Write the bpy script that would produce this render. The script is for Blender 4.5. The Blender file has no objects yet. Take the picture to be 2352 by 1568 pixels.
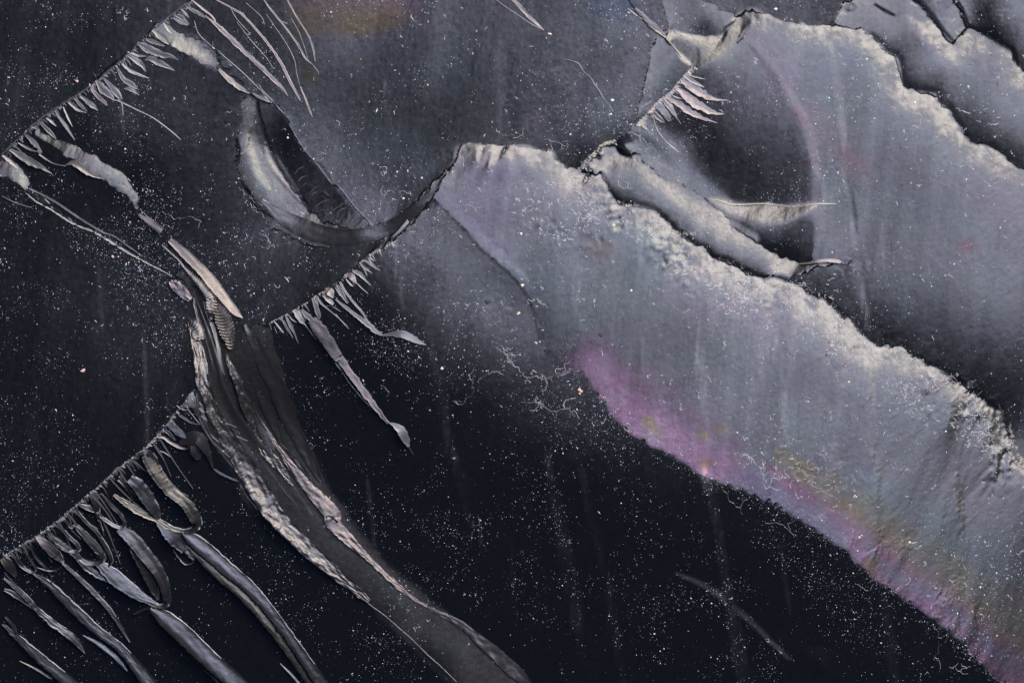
import bpy, math, random
import numpy as np
from mathutils import Vector, Matrix

# ------------------------------------------------------------------ camera, world, lights
sc = bpy.context.scene
U = 1e-4                                   # one unit of the layout grid in metres; the view is 0.25 m wide
cam = bpy.data.cameras.new('camera'); co = bpy.data.objects.new('camera', cam)
sc.collection.objects.link(co); sc.camera = co
cam.lens = 300; cam.sensor_width = 36; cam.clip_end = 20; cam.clip_start = .05
co.location = (0, 0, .25 * 300 / 36)
w = bpy.data.worlds.new('World'); sc.world = w; w.use_nodes = True
w.node_tree.nodes['Background'].inputs[0].default_value = (.22, .43, 1, 1)
w.node_tree.nodes['Background'].inputs[1].default_value = .075
vs_ = sc.view_settings; vs_.view_transform = 'Standard'; vs_.look = 'None'; vs_.exposure = 0; vs_.gamma = 1
vs_.use_curve_mapping = False
LD = Vector((.56, .83, 0)).normalized()
def lamp(name, ang, dist, size, power, col):
    l = bpy.data.lights.new(name, 'AREA'); l.shape = 'RECTANGLE'; l.size = size * 4; l.size_y = size; l.energy = power; l.color = col
    o = bpy.data.objects.new(name, l); sc.collection.objects.link(o)
    o.location = LD * math.sin(math.radians(ang)) * dist + Vector((0, 0, 1)) * math.cos(math.radians(ang)) * dist
    zz = o.location.normalized(); xx = Vector((-LD.y, LD.x, 0)); yy = zz.cross(xx)
    o.rotation_euler = Matrix((xx, yy, zz)).transposed().to_euler()
lamp('cool_softbox', 20, 3, .8, 68, (.76, .79, 1))
lamp('warm_lamp', 44, 3, .9, 215, (1, .92, .83))

rs = np.random.RandomState(7); random.seed(7)
C = sc.collection

# ------------------------------------------------------------------ layout grid
ST = 2.0; X0, X1, Y0, Y1 = -160, 2660, -120, 1790
W = int((X1 - X0) / ST) + 1; H = int((Y1 - Y0) / ST) + 1
gx = X0 + ST * np.arange(W); gy = Y0 + ST * np.arange(H)
PX, PY = np.meshgrid(gx, gy)
def T(ox, oy, s=2.766):
    return lambda *p: [(ox + a / s, oy + b / s) for a, b in p]
t1 = T(0, 0); t2 = T(825, 0); t3 = T(1650, 0); t4 = T(0, 550); t5 = T(825, 550); t6 = T(1650, 550)
t7 = T(0, 1100); t8 = T(825, 1100); t9 = T(1650, 1100)
zA = T(1350, 0, 4.704); zB = T(1380, 250, 4.704); zC = T(550, 200, 4.704); zD = T(350, 600, 4.704); zE = T(400, 930, 4.704)
zF = T(2050, 0, 5.227)

def noise(scale_x, scale_y=None, rot=0.0, seed=None):
    """smooth gaussian field, unit variance; scale in layout units"""
    scale_y = scale_y or scale_x
    r = np.random.RandomState(seed) if seed is not None else rs
    f = np.fft.rfft2(r.randn(H, W).astype(np.float32))
    ky = np.fft.fftfreq(H, ST)[:, None] * 2 * math.pi; kx = np.fft.rfftfreq(W, ST)[None, :] * 2 * math.pi
    c, s = math.cos(rot), math.sin(rot)
    a = kx * c + ky * s; b = -kx * s + ky * c
    n = np.fft.irfft2(f * np.exp(-.5 * ((a * scale_x) ** 2 + (b * scale_y) ** 2)), (H, W))
    n -= n.mean(); return n / n.std()

WX = PX + 2.2 * noise(5, seed=11) + 2.0 * noise(16, seed=12)
WY = PY + 2.2 * noise(5, seed=13) + 2.0 * noise(16, seed=14)
def inside(poly, X=None, Y=None):
    X = WX if X is None else X; Y = WY if Y is None else Y
    m = np.zeros(X.shape, bool)
    xs = [p[0] for p in poly]; ys = [p[1] for p in poly]
    j0 = max(0, int((min(ys) - 15 - Y0) / ST)); j1 = min(H, int((max(ys) + 15 - Y0) / ST) + 2)
    i0 = max(0, int((min(xs) - 15 - X0) / ST)); i1 = min(W, int((max(xs) + 15 - X0) / ST) + 2)
    x = X[j0:j1, i0:i1]; y = Y[j0:j1, i0:i1]; s = np.zeros(x.shape, bool)
    n = len(poly)
    for k in range(n):
        xa, ya = poly[k]; xb, yb = poly[(k + 1) % n]
        if ya == yb: continue
        c = ((ya > y) != (yb > y)) & (x < (xb - xa) * (y - ya) / (yb - ya) + xa)
        s ^= c
    m[j0:j1, i0:i1] = s
    return m
def rbf(pts, c=35.0, q=6):
    """smooth surface through (x, y, value) points on the whole grid (evaluated coarsely)"""
    P = np.array([p[:2] for p in pts], float); v = np.array([p[2] for p in pts], float)
    m0 = v.mean()
    D = np.sqrt(((P[:, None] - P[None]) ** 2).sum(-1) + c * c)
    n = len(P); A = np.zeros((n + 1, n + 1)); A[:n, :n] = D; A[n, :n] = 1; A[:n, n] = 1
    A[:n, :n] += np.eye(n) * .5 * -1
    s = np.linalg.solve(A, np.append(v, 0))
    cx = np.arange(0, W + q, q); cy = np.arange(0, H + q, q)
    QX, QY = np.meshgrid(X0 + cx * ST, Y0 + cy * ST)
    o = np.full(QX.shape, s[-1])
    for k in range(n): o += s[k] * np.sqrt((QX - P[k, 0]) ** 2 + (QY - P[k, 1]) ** 2 + c * c)
    o = np.clip(o, v.min(), v.max())
    fy = np.arange(H) / q; fx = np.arange(W) / q
    iy = fy.astype(int); ix = fx.astype(int); ty = (fy - iy)[:, None]; tx = (fx - ix)[None]
    a = o[iy][:, ix]; b = o[iy][:, ix + 1]; c_ = o[iy + 1][:, ix]; d = o[iy + 1][:, ix + 1]
    return (a * (1 - tx) + b * tx) * (1 - ty) + (c_ * (1 - tx) + d * tx) * ty
def smooth(pts, step=4.0):
    """Catmull-Rom through points carrying any number of values"""
    P = np.array(pts, float); P = np.vstack([2 * P[0] - P[1], P, 2 * P[-1] - P[-2]])
    out = []
    for k in range(1, len(P) - 2):
        a, b, c, d = P[k - 1:k + 3]
        n = max(2, int(math.hypot(*(c - b)[:2]) / step))
        for t in np.arange(n) / n:
            out.append(.5 * ((2 * b) + (c - a) * t + (2 * a - 5 * b + 4 * c - d) * t * t + (3 * b - a - 3 * c + d) * t ** 3))
    out.append(P[-2]); return np.array(out)
def stroke(path, widths, soft=1.0):
    """0..1 mask of a soft-edged stroke"""
    pw = np.interp(np.linspace(0, 1, len(path)), np.linspace(0, 1, len(widths)), widths)
    S = smooth([(x, y, ww) for (x, y), ww in zip(path, pw)], 3)
    m = np.zeros((H, W), np.float32)
    for x, y, r in S:
        r = max(r * .5, 1.2); R = r * (1 + soft) + 4
        j0 = max(0, int((y - R - Y0) / ST)); j1 = min(H, int((y + R - Y0) / ST) + 2)
        i0 = max(0, int((x - R - X0) / ST)); i1 = min(W, int((x + R - X0) / ST) + 2)
        if j0 >= j1 or i0 >= i1: continue
        d = np.sqrt((PX[j0:j1, i0:i1] - x) ** 2 + (PY[j0:j1, i0:i1] - y) ** 2)
        v = np.clip((R - d) / (R - r * (1 - .6 * min(soft, 1)) + 1e-6), 0, 1)
        m[j0:j1, i0:i1] = np.maximum(m[j0:j1, i0:i1], v * v * (3 - 2 * v))
    return m
# brightness wanted (0..255) -> tilt of the surface towards the lamps
CAL_L = np.array([15, 17, 18.5, 21.5, 23, 25, 28, 32, 38, 46, 58, 75.5, 99, 121, 135, 143, 152, 172, 194, 202])
CAL_S = np.array([-.42, -.38, -.34, -.29, -.25, -.21, -.16, -.12, -.08, -.04, 0, .05, .09, .13, .17, .21, .25, .30, .35, .38])
def tilt(L): return np.interp(L, CAL_L, CAL_S)

# ------------------------------------------------------------------ outlines traced along the fracture edges
E1 = t2((755,1150),(800,1050),(820,985),(900,970),(1000,985),(1090,993),(1180,978),(1285,985),(1370,1015),(1450,1020),(1475,1070),(1540,1120),(1600,1150),(1680,1178),(1770,1178),(1800,1240),(1830,1310),(1890,1380),(1960,1405),(2060,1395),(2150,1440),(2220,1510)) + \
     t6((60,85),(120,130),(200,160),(240,215),(340,240),(400,280),(480,325),(600,368),(660,360),(740,378),(830,415),(890,475),(1000,510),(1080,575),(1120,618),(1160,625),(1220,690),(1250,740),(1290,780),(1380,820),(1500,815),(1530,830),(1590,875),(1700,945),(1780,970),(1830,1000),(1870,1045),(1950,1100),(2050,1165),(2150,1235),(2195,1245),(2210,1330),(2235,1420),(2250,1530)) + \
     t9((2290,90),(2351,115)) + [(2680,1250)]
FL = t2((755,1150),(690,1220),(625,1325),(740,1430),(870,1560)) + t5((940,130),(1040,225),(1160,320),(1235,395),(1300,500),(1350,650),(1390,790),(1430,950),(1560,1010),(1650,1000),(1760,1150),(1880,1310),(2030,1430)) + \
     t9((40,70),(180,170),(400,250),(640,350),(900,510),(1150,680),(1350,880),(1480,960),(1640,1060),(1900,1270),(2040,1420),(2200,1560)) + [(2560,1750),(2680,1850)]
_f = smooth(FL[13:], 9); FL = FL[:13] + [(float(p[0]) + rs.uniform(-4, 4), float(p[1]) + rs.uniform(-6, 6)) for p in _f]
SE = t3((410,110),(510,60),(640,110),(750,150),(900,175),(1090,175),(1240,190),(1310,240),(1380,300),(1420,350),(1480,380),(1505,440),(1515,520),(1530,580),(1600,605),(1750,632),(1760,680),(1840,740),(1880,820),(1940,920),(2000,965),(2110,985),(2180,1030),(2230,1080),(2330,1140)) + [(2560,450),(2680,520)]
OUT = dict(
 face_above_fringe=[(-400,-400)] + t1((1290,0),(1130,120),(1060,180),(940,290),(770,445),(560,610),(380,720),(200,850),(0,1040)) + [(-400,600)],
)
K = t3((460,250),(520,310),(600,410),(680,530),(760,700),(820,820),(860,930),(890,1040),(910,1150),(915,1380),(920,1568)) + t6((920,200),(900,300))
fringe2 = t4((1310,1110),(1200,1250),(1040,1440)) + t7((920,30),(800,110),(600,290),(380,470),(200,600),(0,720))
fringe3 = t4((1820,660),(1990,570),(2130,480),(2260,400),(2340,330)) + t5((150,250),(210,200),(390,110))
HO = zC((260,120),(200,280),(160,450),(130,600),(130,800),(160,1000),(220,1150),(290,1280),(340,1400),(440,1530)) + t4((1850,20),(1950,80),(2100,130),(2250,140),(2351,125)) + t5((150,115),(270,110),(360,95)) + t2((460,1540),(560,1420),(640,1330),(740,1190),(755,1150))
HI = [(1096,412),(1071,440),(1045,462),(1020,492),(984,524),(944,545),(912,554),(870,558),(825,558)] + t1((2180,1490),(2080,1380),(1960,1230),(1880,1100),(1820,960),(1770,820),(1740,700),(1690,620))
EYE = t1((1690,620),(1740,665),(1850,700),(1885,720),(1960,850),(2050,1000),(2150,1120),(2250,1250)) + t2((0,1250),(120,1400),(240,1535)) + [(870,560),(825,560)] + t1((2180,1490),(2080,1380),(1960,1230),(1880,1100),(1820,960),(1770,820),(1740,700))

# name, outline, height step, brightness points, label
R = []
def region(name, poly, off, pts, label=None, warp=1): R.append((name, poly, off, pts, label, warp))
region('fracture_face', None, 0, [(750,850,17),(900,1000,13),(1000,830,27),(1150,950,25),(1280,1000,33),(1000,1300,12),(1500,1300,15),(1600,1160,22),(1750,1250,18),(2000,1500,14),(1300,1600,13),(2300,1640,16),(1750,1550,12),
   (980,560,72),(1050,600,82),(1150,650,84),(1120,590,76),(1190,660,74),(1240,720,74),(960,640,52),(1000,700,55),(1200,750,90),(1290,830,80),(1150,800,66),(1100,850,48),(1200,900,42),(1250,960,34),(1350,950,42),(940,720,32),(930,850,18),(1400,1000,42),(1100,1100,18),(1350,1150,16),
   (700,1000,14),(600,1450,13),(800,1600,13),(300,1400,12),(100,1600,12),(500,1600,12),(560,560,38),(2680,1790,14),(700,820,22),(1450,1020,40),(1560,1100,26),(1100,750,72),(1060,680,62)], 'dark smooth lower face fading to black')
region('fracture_face', OUT['face_above_fringe'], 5, [(50,50,38),(200,200,40),(300,60,44),(400,10,52),(100,260,44),(0,350,38),(-160,-100,36),(150,120,36)], 'dark face above the upper fringe')
region('fracture_face', t1((1290,0),(1130,120),(1060,180),(940,290),(770,445),(560,610),(380,720),(200,850),(0,1040)) + t1((170,1260),(540,1530)) + t4((1160,340),(1300,420)) + [(520,760),(600,800)] + fringe3 + [(1000,560),(1096,412)] + HI[1:] + t1((1740,665),(1500,430)) + [(520,100),(470,0)], 2,
   [(150,330,26),(300,300,42),(450,250,46),(560,380,46),(300,450,20),(230,330,30),(450,480,32),(550,600,42),(640,640,58),(700,620,66),(850,620,66),(930,590,66),(600,720,48),(660,770,42),(800,680,44),(250,500,26),(500,130,40),(600,200,38),(100,400,24),(400,380,32)], 'dark blue-grey face left of the hooked ridge')
region('fracture_face', t1((0,1190),(170,1290),(350,1410),(540,1530)) + t4((870,190),(1160,340),(1300,420),(1330,600),(1330,900),(1350,1150)) + fringe2 + [(-400,1500),(-400,600)], 6,
   [(30,520,24),(150,600,32),(300,700,36),(100,900,27),(300,1000,30),(50,1200,24),(250,1120,26),(400,900,40),(400,660,30),(330,560,24),(430,780,42),(-160,800,25),(170,760,34)], 'speckled dark face at the left')
region('fracture_face', [(470,-400),(470,0),(520,100)] + t1((1500,380),(1740,600),(1885,720),(1960,850),(2050,1000),(2150,1120),(2250,1250)) + t2((0,1250),(120,1400),(240,1535)) + [(944,550),(984,528),(1020,495),(1049,466),(1096,412)] + E1[1:14] + [(1440,380),(1497,347),(1539,333),(1539,307),(1552,286),(1566,235),(1577,181),(1588,127),(1602,83),(1560,40),(1530,-10),(1500,-400)], 4,
   [(560,60,40),(650,120,42),(700,40,44),(800,40,54),(800,100,54),(900,200,50),(730,250,60),(770,300,70),(850,420,76),(820,400,80),(880,500,88),(950,350,64),(940,500,84),(980,500,62),(1040,440,66),(1000,150,50),(1080,320,44),(1100,60,72),(1070,180,66),(1120,200,50),(1200,100,60),(1300,150,60),(1400,250,64),(1300,330,58),(1420,130,72),(1500,50,74),(1520,200,72),(1500,330,55),(1450,300,66),(1420,380,36),(1380,370,48),(1000,450,52),(1050,400,60),(1200,330,52),(850,200,52),(700,-100,46),(1300,-100,60),(900,300,52),(1250,250,48),(1480,160,60)], 'broad blue-grey upper face')
region('fracture_face', [(1500,-400),(1602,83),(1700,60),(1798,40)] + t3((510,60),(640,110),(750,150),(900,175),(1090,175),(1060,100),(1130,30)) + [(2090,0),(2120,-400)], 3,
   [(1700,0,60),(1850,10,58),(1950,30,60),(2030,50,48),(2000,0,52),(1650,-80,60),(1780,20,66),(1560,30,72),(1590,60,70),(1530,10,80),(2060,-100,50)], 'blue-grey face at the top')
region('fracture_face', zA((1190,380),(1300,445),(1430,590),(1460,660),(1560,750),(1580,790),(1480,930),(1400,1020),(1280,1120),(1160,1200),(1070,1300),(950,1400),(1000,1520),(880,1566),(885,1450),(950,1330),(990,1180),(1040,900),(1090,680),(1170,460)), 7,
   [(1610,100,118),(1600,130,112),(1580,170,125),(1640,160,84),(1655,170,66),(1610,200,92),(1560,240,125),(1600,240,74),(1550,290,132),(1580,270,92),(1545,320,130),(1560,330,110),(1630,210,62)], 'narrow pale grey panel beside the curl')
region('fracture_face', zA((1560,760),(1680,765),(1850,700),(1990,620),(2100,500)) + K[:11] + t6((920,0)) + t3((960,1378),(880,1390),(780,1400),(600,1380),(400,1385),(250,1350)) + zB((1600,1130),(1300,930),(1150,830),(1000,720),(900,600),(820,500),(740,370),(740,300),(800,150),(840,30)) + zA((950,1400),(1070,1300),(1160,1200),(1280,1120),(1400,1020),(1480,930)), 6,
   [(1800,130,102),(1760,150,92),(1870,200,90),(1800,200,76),(1740,190,66),(1710,180,58),(1760,260,56),(1900,290,70),(1800,330,52),(1850,430,36),(1770,430,34),(1940,420,52),(1960,480,62),(1560,350,112),(1545,330,118),(1590,360,84),(1610,400,78),(1640,360,92),(1665,420,108),(1700,390,52),(1690,330,34),(1730,460,84),(1760,480,62),(1700,450,112),(1740,480,98),(1640,310,40),(1600,310,70),(1680,240,46),(1640,290,46),(1720,440,72),(1800,480,34),(1900,480,44),(1600,330,108),(1625,440,118),(1590,400,118),(1650,430,112),(1690,470,112),(1660,380,96),(1720,480,98)], 'dark concave pool right of the spikes')
region('fracture_face', SE + [(2680,1250)] + list(reversed(E1[23:])) + [(1800,690),(1990,660)] + t6((880,320),(920,280),(920,200)) + list(reversed(K)), 9,
   [(1900,90,118),(1850,40,128),(1850,90,108),(2000,90,132),(2090,80,142),(2150,130,138),(2180,200,132),(2210,230,130),(2270,245,152),(2330,340,130),(2440,400,142),(2490,430,140),(1960,150,112),(2000,200,100),(1945,220,104),(1990,300,106),(1985,350,110),(2000,420,104),(2100,200,100),(2100,300,96),(2050,350,100),(2200,350,98),(2250,450,94),(2330,430,112),(2400,550,106),(2100,550,96),(2030,450,98),(2300,650,98),(2450,750,92),(2150,700,80),(2050,650,78),(2000,620,92),(2000,680,52),(1950,690,48),(2040,740,54),(2120,770,40),(2170,810,34),(2300,830,48),(2280,870,38),(2450,950,34),(2250,780,62),(2480,850,60),(2380,930,36),(2470,1040,40),(2500,1100,84),(2600,1180,100),(2680,600,100),(2680,1000,60),(2400,800,72),(2200,600,98)], 'large violet-grey sheet on the right')
region('fracture_face', zB((740,340),(900,600),(1000,720),(1150,830),(1300,930),(1600,1130)) + t3((250,1350),(400,1385),(600,1380),(780,1400),(880,1390),(960,1378)) + [(1984,560),(1984,640),(1976,644)] + t6((800,255),(740,235),(640,190),(500,80)) + t3((430,1560),(200,1350),(0,1230)) + [(1620,440),(1566,394),(1519,366),(1500,345),(1536,325)], 1,
   [(1570,380,26),(1620,420,22),(1660,450,24),(1700,480,24),(1740,510,26),(1760,500,110),(1790,515,150),(1830,520,152),(1870,515,150),(1920,520,150),(1960,508,150),(1990,502,140),(1800,535,60),(1850,545,105),(1900,545,100),(1940,530,95),(1760,530,34),(1850,580,34),(1900,600,27),(1960,560,50),(1975,600,40),(1970,520,90),(1830,560,58),(1920,570,48),(1800,560,30)], 'dark hollow with a lit curling lip')
region('curled_flake', zA((1260,0),(1350,270),(1340,370),(1310,440),(1420,590),(1460,660),(1560,750),(1680,765),(1850,700),(1990,620),(2090,520),(2180,330),(2130,190),(1950,120),(1820,60),(1720,0),(1700,-300),(1250,-300)), 9,
   [(1640,100,142),(1660,85,138),(1680,88,150),(1660,110,96),(1680,130,80),(1700,145,70),(1665,140,110),(1675,152,160),(1700,158,128),(1730,110,128),(1700,110,120),(1720,140,134),(1760,110,140),(1770,140,128),(1790,75,156),(1780,90,150),(1800,60,128),(1770,100,142),(1790,110,118)], 'pale curled flake above the spikes')
region('fracture_face', zA((1400,372),(1550,415),(1750,425),(1960,400),(1985,330),(2060,260),(2110,200),(1950,120),(1820,60),(1720,0),(1700,-300),(1250,-300),(1262,0),(1350,270),(1350,330)), 5,
   [(1640,20,100),(1640,60,112),(1690,20,80),(1700,60,58),(1710,75,42),(1740,80,44),(1680,80,74),(1740,40,84),(1760,60,92),(1770,78,78),(1780,55,104),(1730,10,104),(1740,25,120),(1690,-50,90)], 'brown-grey pocket inside the curl')
region('fracture_face', t3((1090,175),(1060,100),(1130,30),(1200,5),(1230,-30),(1230,-300),(1580,-300),(1590,0),(1660,50),(1730,130),(1790,210),(1870,300),(1930,230),(1970,185),(2080,230),(2180,300),(2260,350),(2280,410),(2351,480)) + [(2680,330),(2680,520)] + list(reversed(SE[6:])), 5,
   [(2060,25,118),(2090,20,132),(2120,10,130),(2160,40,118),(2175,35,96),(2190,70,110),(2060,55,108),(2100,60,100),(2150,85,76),(2160,100,56),(2200,130,54),(2210,180,46),(2230,205,38),(2190,130,56),(2150,20,128),(2200,10,96),(2240,30,104),(2270,60,116),(2250,50,98),(2200,40,94),(2230,80,80),(2280,110,104),(2290,100,130),(2310,120,146),(2325,135,150),(2340,110,150),(2360,85,136),(2400,110,120),(2440,135,118),(2470,160,128),(2490,190,132),(2250,140,90),(2300,200,66),(2300,250,46),(2340,310,34),(2400,340,34),(2470,380,34),(2250,210,48),(2350,220,92),(2380,190,104),(2450,240,116),(2450,300,84),(2490,350,60),(2400,270,70),(2680,420,70),(2290,230,44)], 'grey sheet behind, with a jagged upper edge')
region('fracture_face', t3((1590,-300),(1590,0),(1660,50),(1730,130),(1790,210),(1870,300),(1930,230),(1960,180),(1930,100),(1880,0),(1860,-300)), 1,
   [(2240,10,42),(2250,10,52),(2275,30,78),(2300,30,98),(2320,20,92),(2300,80,66),(2320,80,100),(2330,50,118),(2345,65,120),(2270,60,44),(2300,-50,90),(2330,95,92)], 'narrow grey wedge between two sheets')
region('fracture_face', t3((1860,-300),(1890,0),(1940,100),(1970,185),(2080,230),(2180,300),(2260,350),(2280,410),(2351,480)) + [(2680,330),(2680,-300)], 0,
   [(2350,10,96),(2355,40,84),(2365,20,70),(2385,20,40),(2400,50,26),(2420,80,22),(2440,30,70),(2480,10,104),(2470,60,66),(2460,110,30),(2480,140,34),(2495,100,70),(2420,10,42),(2680,50,90),(2498,50,92),(2400,100,24)], 'dark hollow at the corner')
region('fracture_face', [(1403,416),(1432,427),(1465,426)] + E1[15:36] + [(1932,677),(1968,666),(1983,651)] + [(2019,646),(2066,646),(2066,640),(2012,636),(1975,641)] + t6((800,255),(740,235),(640,190),(500,80)) + t3((430,1560),(200,1350),(0,1230)) + [(1620,440),(1566,394)] + zB((860,610),(720,610),(640,560),(570,470),(440,490),(400,560),(350,570),(400,640),(280,620),(330,690),(200,690),(290,760),(150,760)), 7,
   [(1450,410,150),(1460,395,160),(1480,370,150),(1500,385,156),(1520,400,150),(1480,420,130),(1500,430,120),(1540,420,138),(1570,430,156),(1495,470,58),(1510,490,30),(1540,490,48),(1540,460,96),(1590,470,118),(1600,480,108),(1620,470,164),(1640,510,120),(1600,510,78),(1640,550,48),(1620,525,50),(1700,540,160),(1690,560,120),(1700,590,60),(1720,600,44),(1760,575,160),(1750,600,110),(1770,630,44),(1830,605,162),(1820,625,128),(1830,650,62),(1890,640,168),(1890,660,150),(1880,675,90),(1930,655,172),(1940,665,136),(1960,655,120),(2000,642,168),(2060,643,110),(1660,560,44),(1560,500,60)], 'cream lit tongue of stone')
region('fracture_face', E1 + list(reversed(FL)), 9,
   [(1140,390,112),(1125,365,132),(1160,360,130),(1200,365,124),(1230,370,142),(1280,370,146),(1330,380,150),(1380,420,152),(1400,450,156),(1450,450,132),(1465,480,124),(1440,510,136),(1490,530,140),(1560,550,140),(1600,560,150),(1660,610,152),(1720,640,154),(1800,690,158),(1900,720,160),(1980,760,162),(2050,800,160),(2100,850,150),(2190,870,146),(2280,930,142),(2350,980,146),(2420,1030,132),(2450,1100,122),
    (1110,450,118),(1150,450,116),(1190,430,106),(1240,440,120),(1300,460,122),(1260,510,104),(1120,520,104),(1200,590,104),(1250,640,104),(1200,540,98),(1290,640,98),(1300,560,102),(1400,600,110),(1450,560,112),(1320,700,86),(1380,700,92),(1330,780,66),(1370,800,78),(1400,850,72),(1345,860,56),(1370,920,48),(1410,900,74),(1500,700,104),(1600,680,114),(1700,800,106),(1500,850,100),(1450,900,100),(1550,950,102),(1500,980,108),(1600,1040,104),(1700,1120,104),(1850,1170,96),(1680,1000,102),(1800,950,106),(1850,820,118),(1950,900,112),(2050,950,108),(2000,1050,108),(1900,1080,104),(2050,1150,102),(2200,1200,102),(2200,1050,112),(2300,1050,116),(2400,1150,106),(2470,1250,106),(2400,1350,98),(2300,1400,92),(2250,1330,94),(2200,1430,92),(2120,1360,92),(2050,1290,94),(1960,1220,96),(2250,1460,86),(2350,1530,84),(2450,1620,82),(2480,1500,90),(2680,1500,92),(2680,1790,84)], 'bright grey front sheet with a violet and gold lower band')
region('hooked_ridge', HO + HI, 12,
   [(612,240,88),(600,270,92),(590,330,88),(585,380,70),(600,400,92),(612,350,128),(635,290,84),(630,330,70),(650,350,98),(620,430,104),(640,440,132),(660,400,130),(690,430,128),(670,470,126),(720,480,122),(650,490,108),(690,510,112),(740,520,116),(700,550,96),(640,500,60),(760,570,104),(770,545,128),(820,575,120),(820,590,92),(880,570,98),(930,560,84),(920,580,66),(980,540,78),(1030,490,74),(1070,450,80)], 'grey hooked ridge around a dark hollow')
region('fracture_face', EYE, -2,
   [(660,290,46),(640,270,60),(680,300,30),(690,340,18),(670,340,30),(700,380,24),(720,420,30),(760,440,34),(740,460,34),(800,480,40),(790,520,44),(850,520,50),(830,550,78),(880,545,95),(820,470,36),(660,330,34),(712,335,24)], 'dark ribbed hollow inside the hooked ridge')
region('curled_flake', t1((1060,180),(1120,145),(1200,200),(1270,235),(1360,255),(1400,310),(1470,380),(1478,430),(1470,470),(1400,440),(1300,370),(1200,325),(1130,285),(1060,225)), 6,
   [(400,70,100),(430,70,124),(470,90,112),(430,90,140),(460,115,150),(500,100,116),(510,130,130),(530,150,138),(490,140,154),(520,160,150),(450,105,146)], 'cream flake at the top of the upper fringe')
region('curled_flake', t1((205,850),(250,850),(290,900),(380,950),(470,960),(550,1010),(640,1060),(730,1120),(820,1170),(880,1240),(925,1320),(932,1400),(930,1450),(900,1400),(860,1330),(790,1290),(720,1230),(620,1160),(540,1090),(480,1065),(400,1010),(320,960),(250,910)), 7,
   [(80,312,120),(110,335,140),(150,350,128),(180,375,118),(190,360,140),(230,385,132),(230,410,110),(280,420,140),(280,450,84),(320,460,128),(310,490,80),(336,500,124),(200,400,90)], 'long cream flake below the upper fringe')
region('curled_flake', t1((-300,1050),(0,1080),(60,1100),(130,1160),(170,1210),(185,1250),(165,1300),(130,1265),(60,1220),(0,1190),(-300,1130)), 6,
   [(5,400,96),(30,415,122),(50,440,140),(60,460,110),(20,425,84),(40,445,150),(-100,390,90)], 'small pale flake at the left edge')
MASS = [(437,655),(470,690),(520,748),(600,790),(660,800),(690,900),(735,1050),(790,1180),(870,1290),(960,1390),(1080,1490),(1200,1590),(1330,1700),(1360,1850),(1180,1850),(1100,1680),(900,1480),(760,1370),(690,1300),(600,1230),(560,1130),(510,1060),(475,960),(458,850),(446,800),(455,760),(470,720),(462,700),(430,670)]
region('ridge_mass', MASS, 3,
   [(460,690,40),(500,740,30),(560,770,46),(620,800,40),(650,850,34),(560,850,30),(500,850,44),(520,950,30),(600,950,26),(680,1000,18),(580,1050,50),(640,1150,40),(700,1150,44),(650,1230,34),(740,1230,46),(800,1300,54),(740,1320,34),(870,1380,46),(920,1440,42),(870,1430,30),(980,1480,48),(960,1500,30),(1060,1560,50),(1030,1580,24),(1150,1640,50),(1080,1640,20),(1000,1560,40),(700,1250,36),(640,1000,20)], 'rough twisted ridge running down through the dark')

def find0(word): return [k for k, r in enumerate(R) if r[4].startswith(word)][0]
lab = np.zeros((H, W), np.int16); L = np.zeros((H, W)); OFF = np.zeros((H, W))
for k, (name, poly, off, pts, label, warp) in enumerate(R):
    m = np.ones((H, W), bool) if poly is None else inside(poly)
    f = rbf(pts)
    L[m] = f[m] * (1.14 if name == 'curled_flake' else 1.0); lab[m] = k

# soft seams: blur brightness a little everywhere so that no border is razor cut except real steps
def blur(a, s):
    f = np.fft.rfft2(a); ky = np.fft.fftfreq(H, ST)[:, None] * 2 * math.pi; kx = np.fft.rfftfreq(W, ST)[None] * 2 * math.pi
    return np.fft.irfft2(f * np.exp(-.5 * s * s * (kx * kx + ky * ky)), (H, W))
# the black mass edge, the left faces and the middle dusk blend softly
softm = np.zeros((H, W), np.float32)
L2 = blur(L, 9)
for p, ww in (([(1342,893),(1420,915)], [16,8]), (FL[13:], [2, 3, 3, 3]), ([(2000,640),(1984,500),(1975,400)], [10,8,8]),
              ([(520,100),(470,0)], [60]), ([(500,120),(640,240)], [40]), ([(740,360),(912,555)], [5]), ([(1330,-100),(1530,30)], [40]), ([(590,250),(582,400),(640,520),(700,570),(860,600)], [12,12,14,10]),
              ([(700,850),(760,1080),(870,1290),(1300,1680)], [30,30,20,60]), ([(1130,1700),(900,1480),(690,1300),(560,1130)], [60,50,30]), ([(1590,20),(1605,80)], [20]), ([(980,560),(950,600),(880,640)], [40]),
              ([(1700,180),(1800,130),(1815,90)], [40, 40, 40]), ([(1760,110),(1830,60)], [30])):
    softm = np.maximum(softm, stroke(p, ww, 1.5))
L = L * (1 - softm) + L2 * softm
L = L * .45 + blur(L, 1.3) * .55

# ---- strokes of relief inside the faces: (path, widths, brightness, softness, strength)
def ink(path, ww, val, soft=1.0, a=1.0):
    global L
    m = stroke(path, ww, soft) * a
    L = L * (1 - m) + val * m
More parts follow.
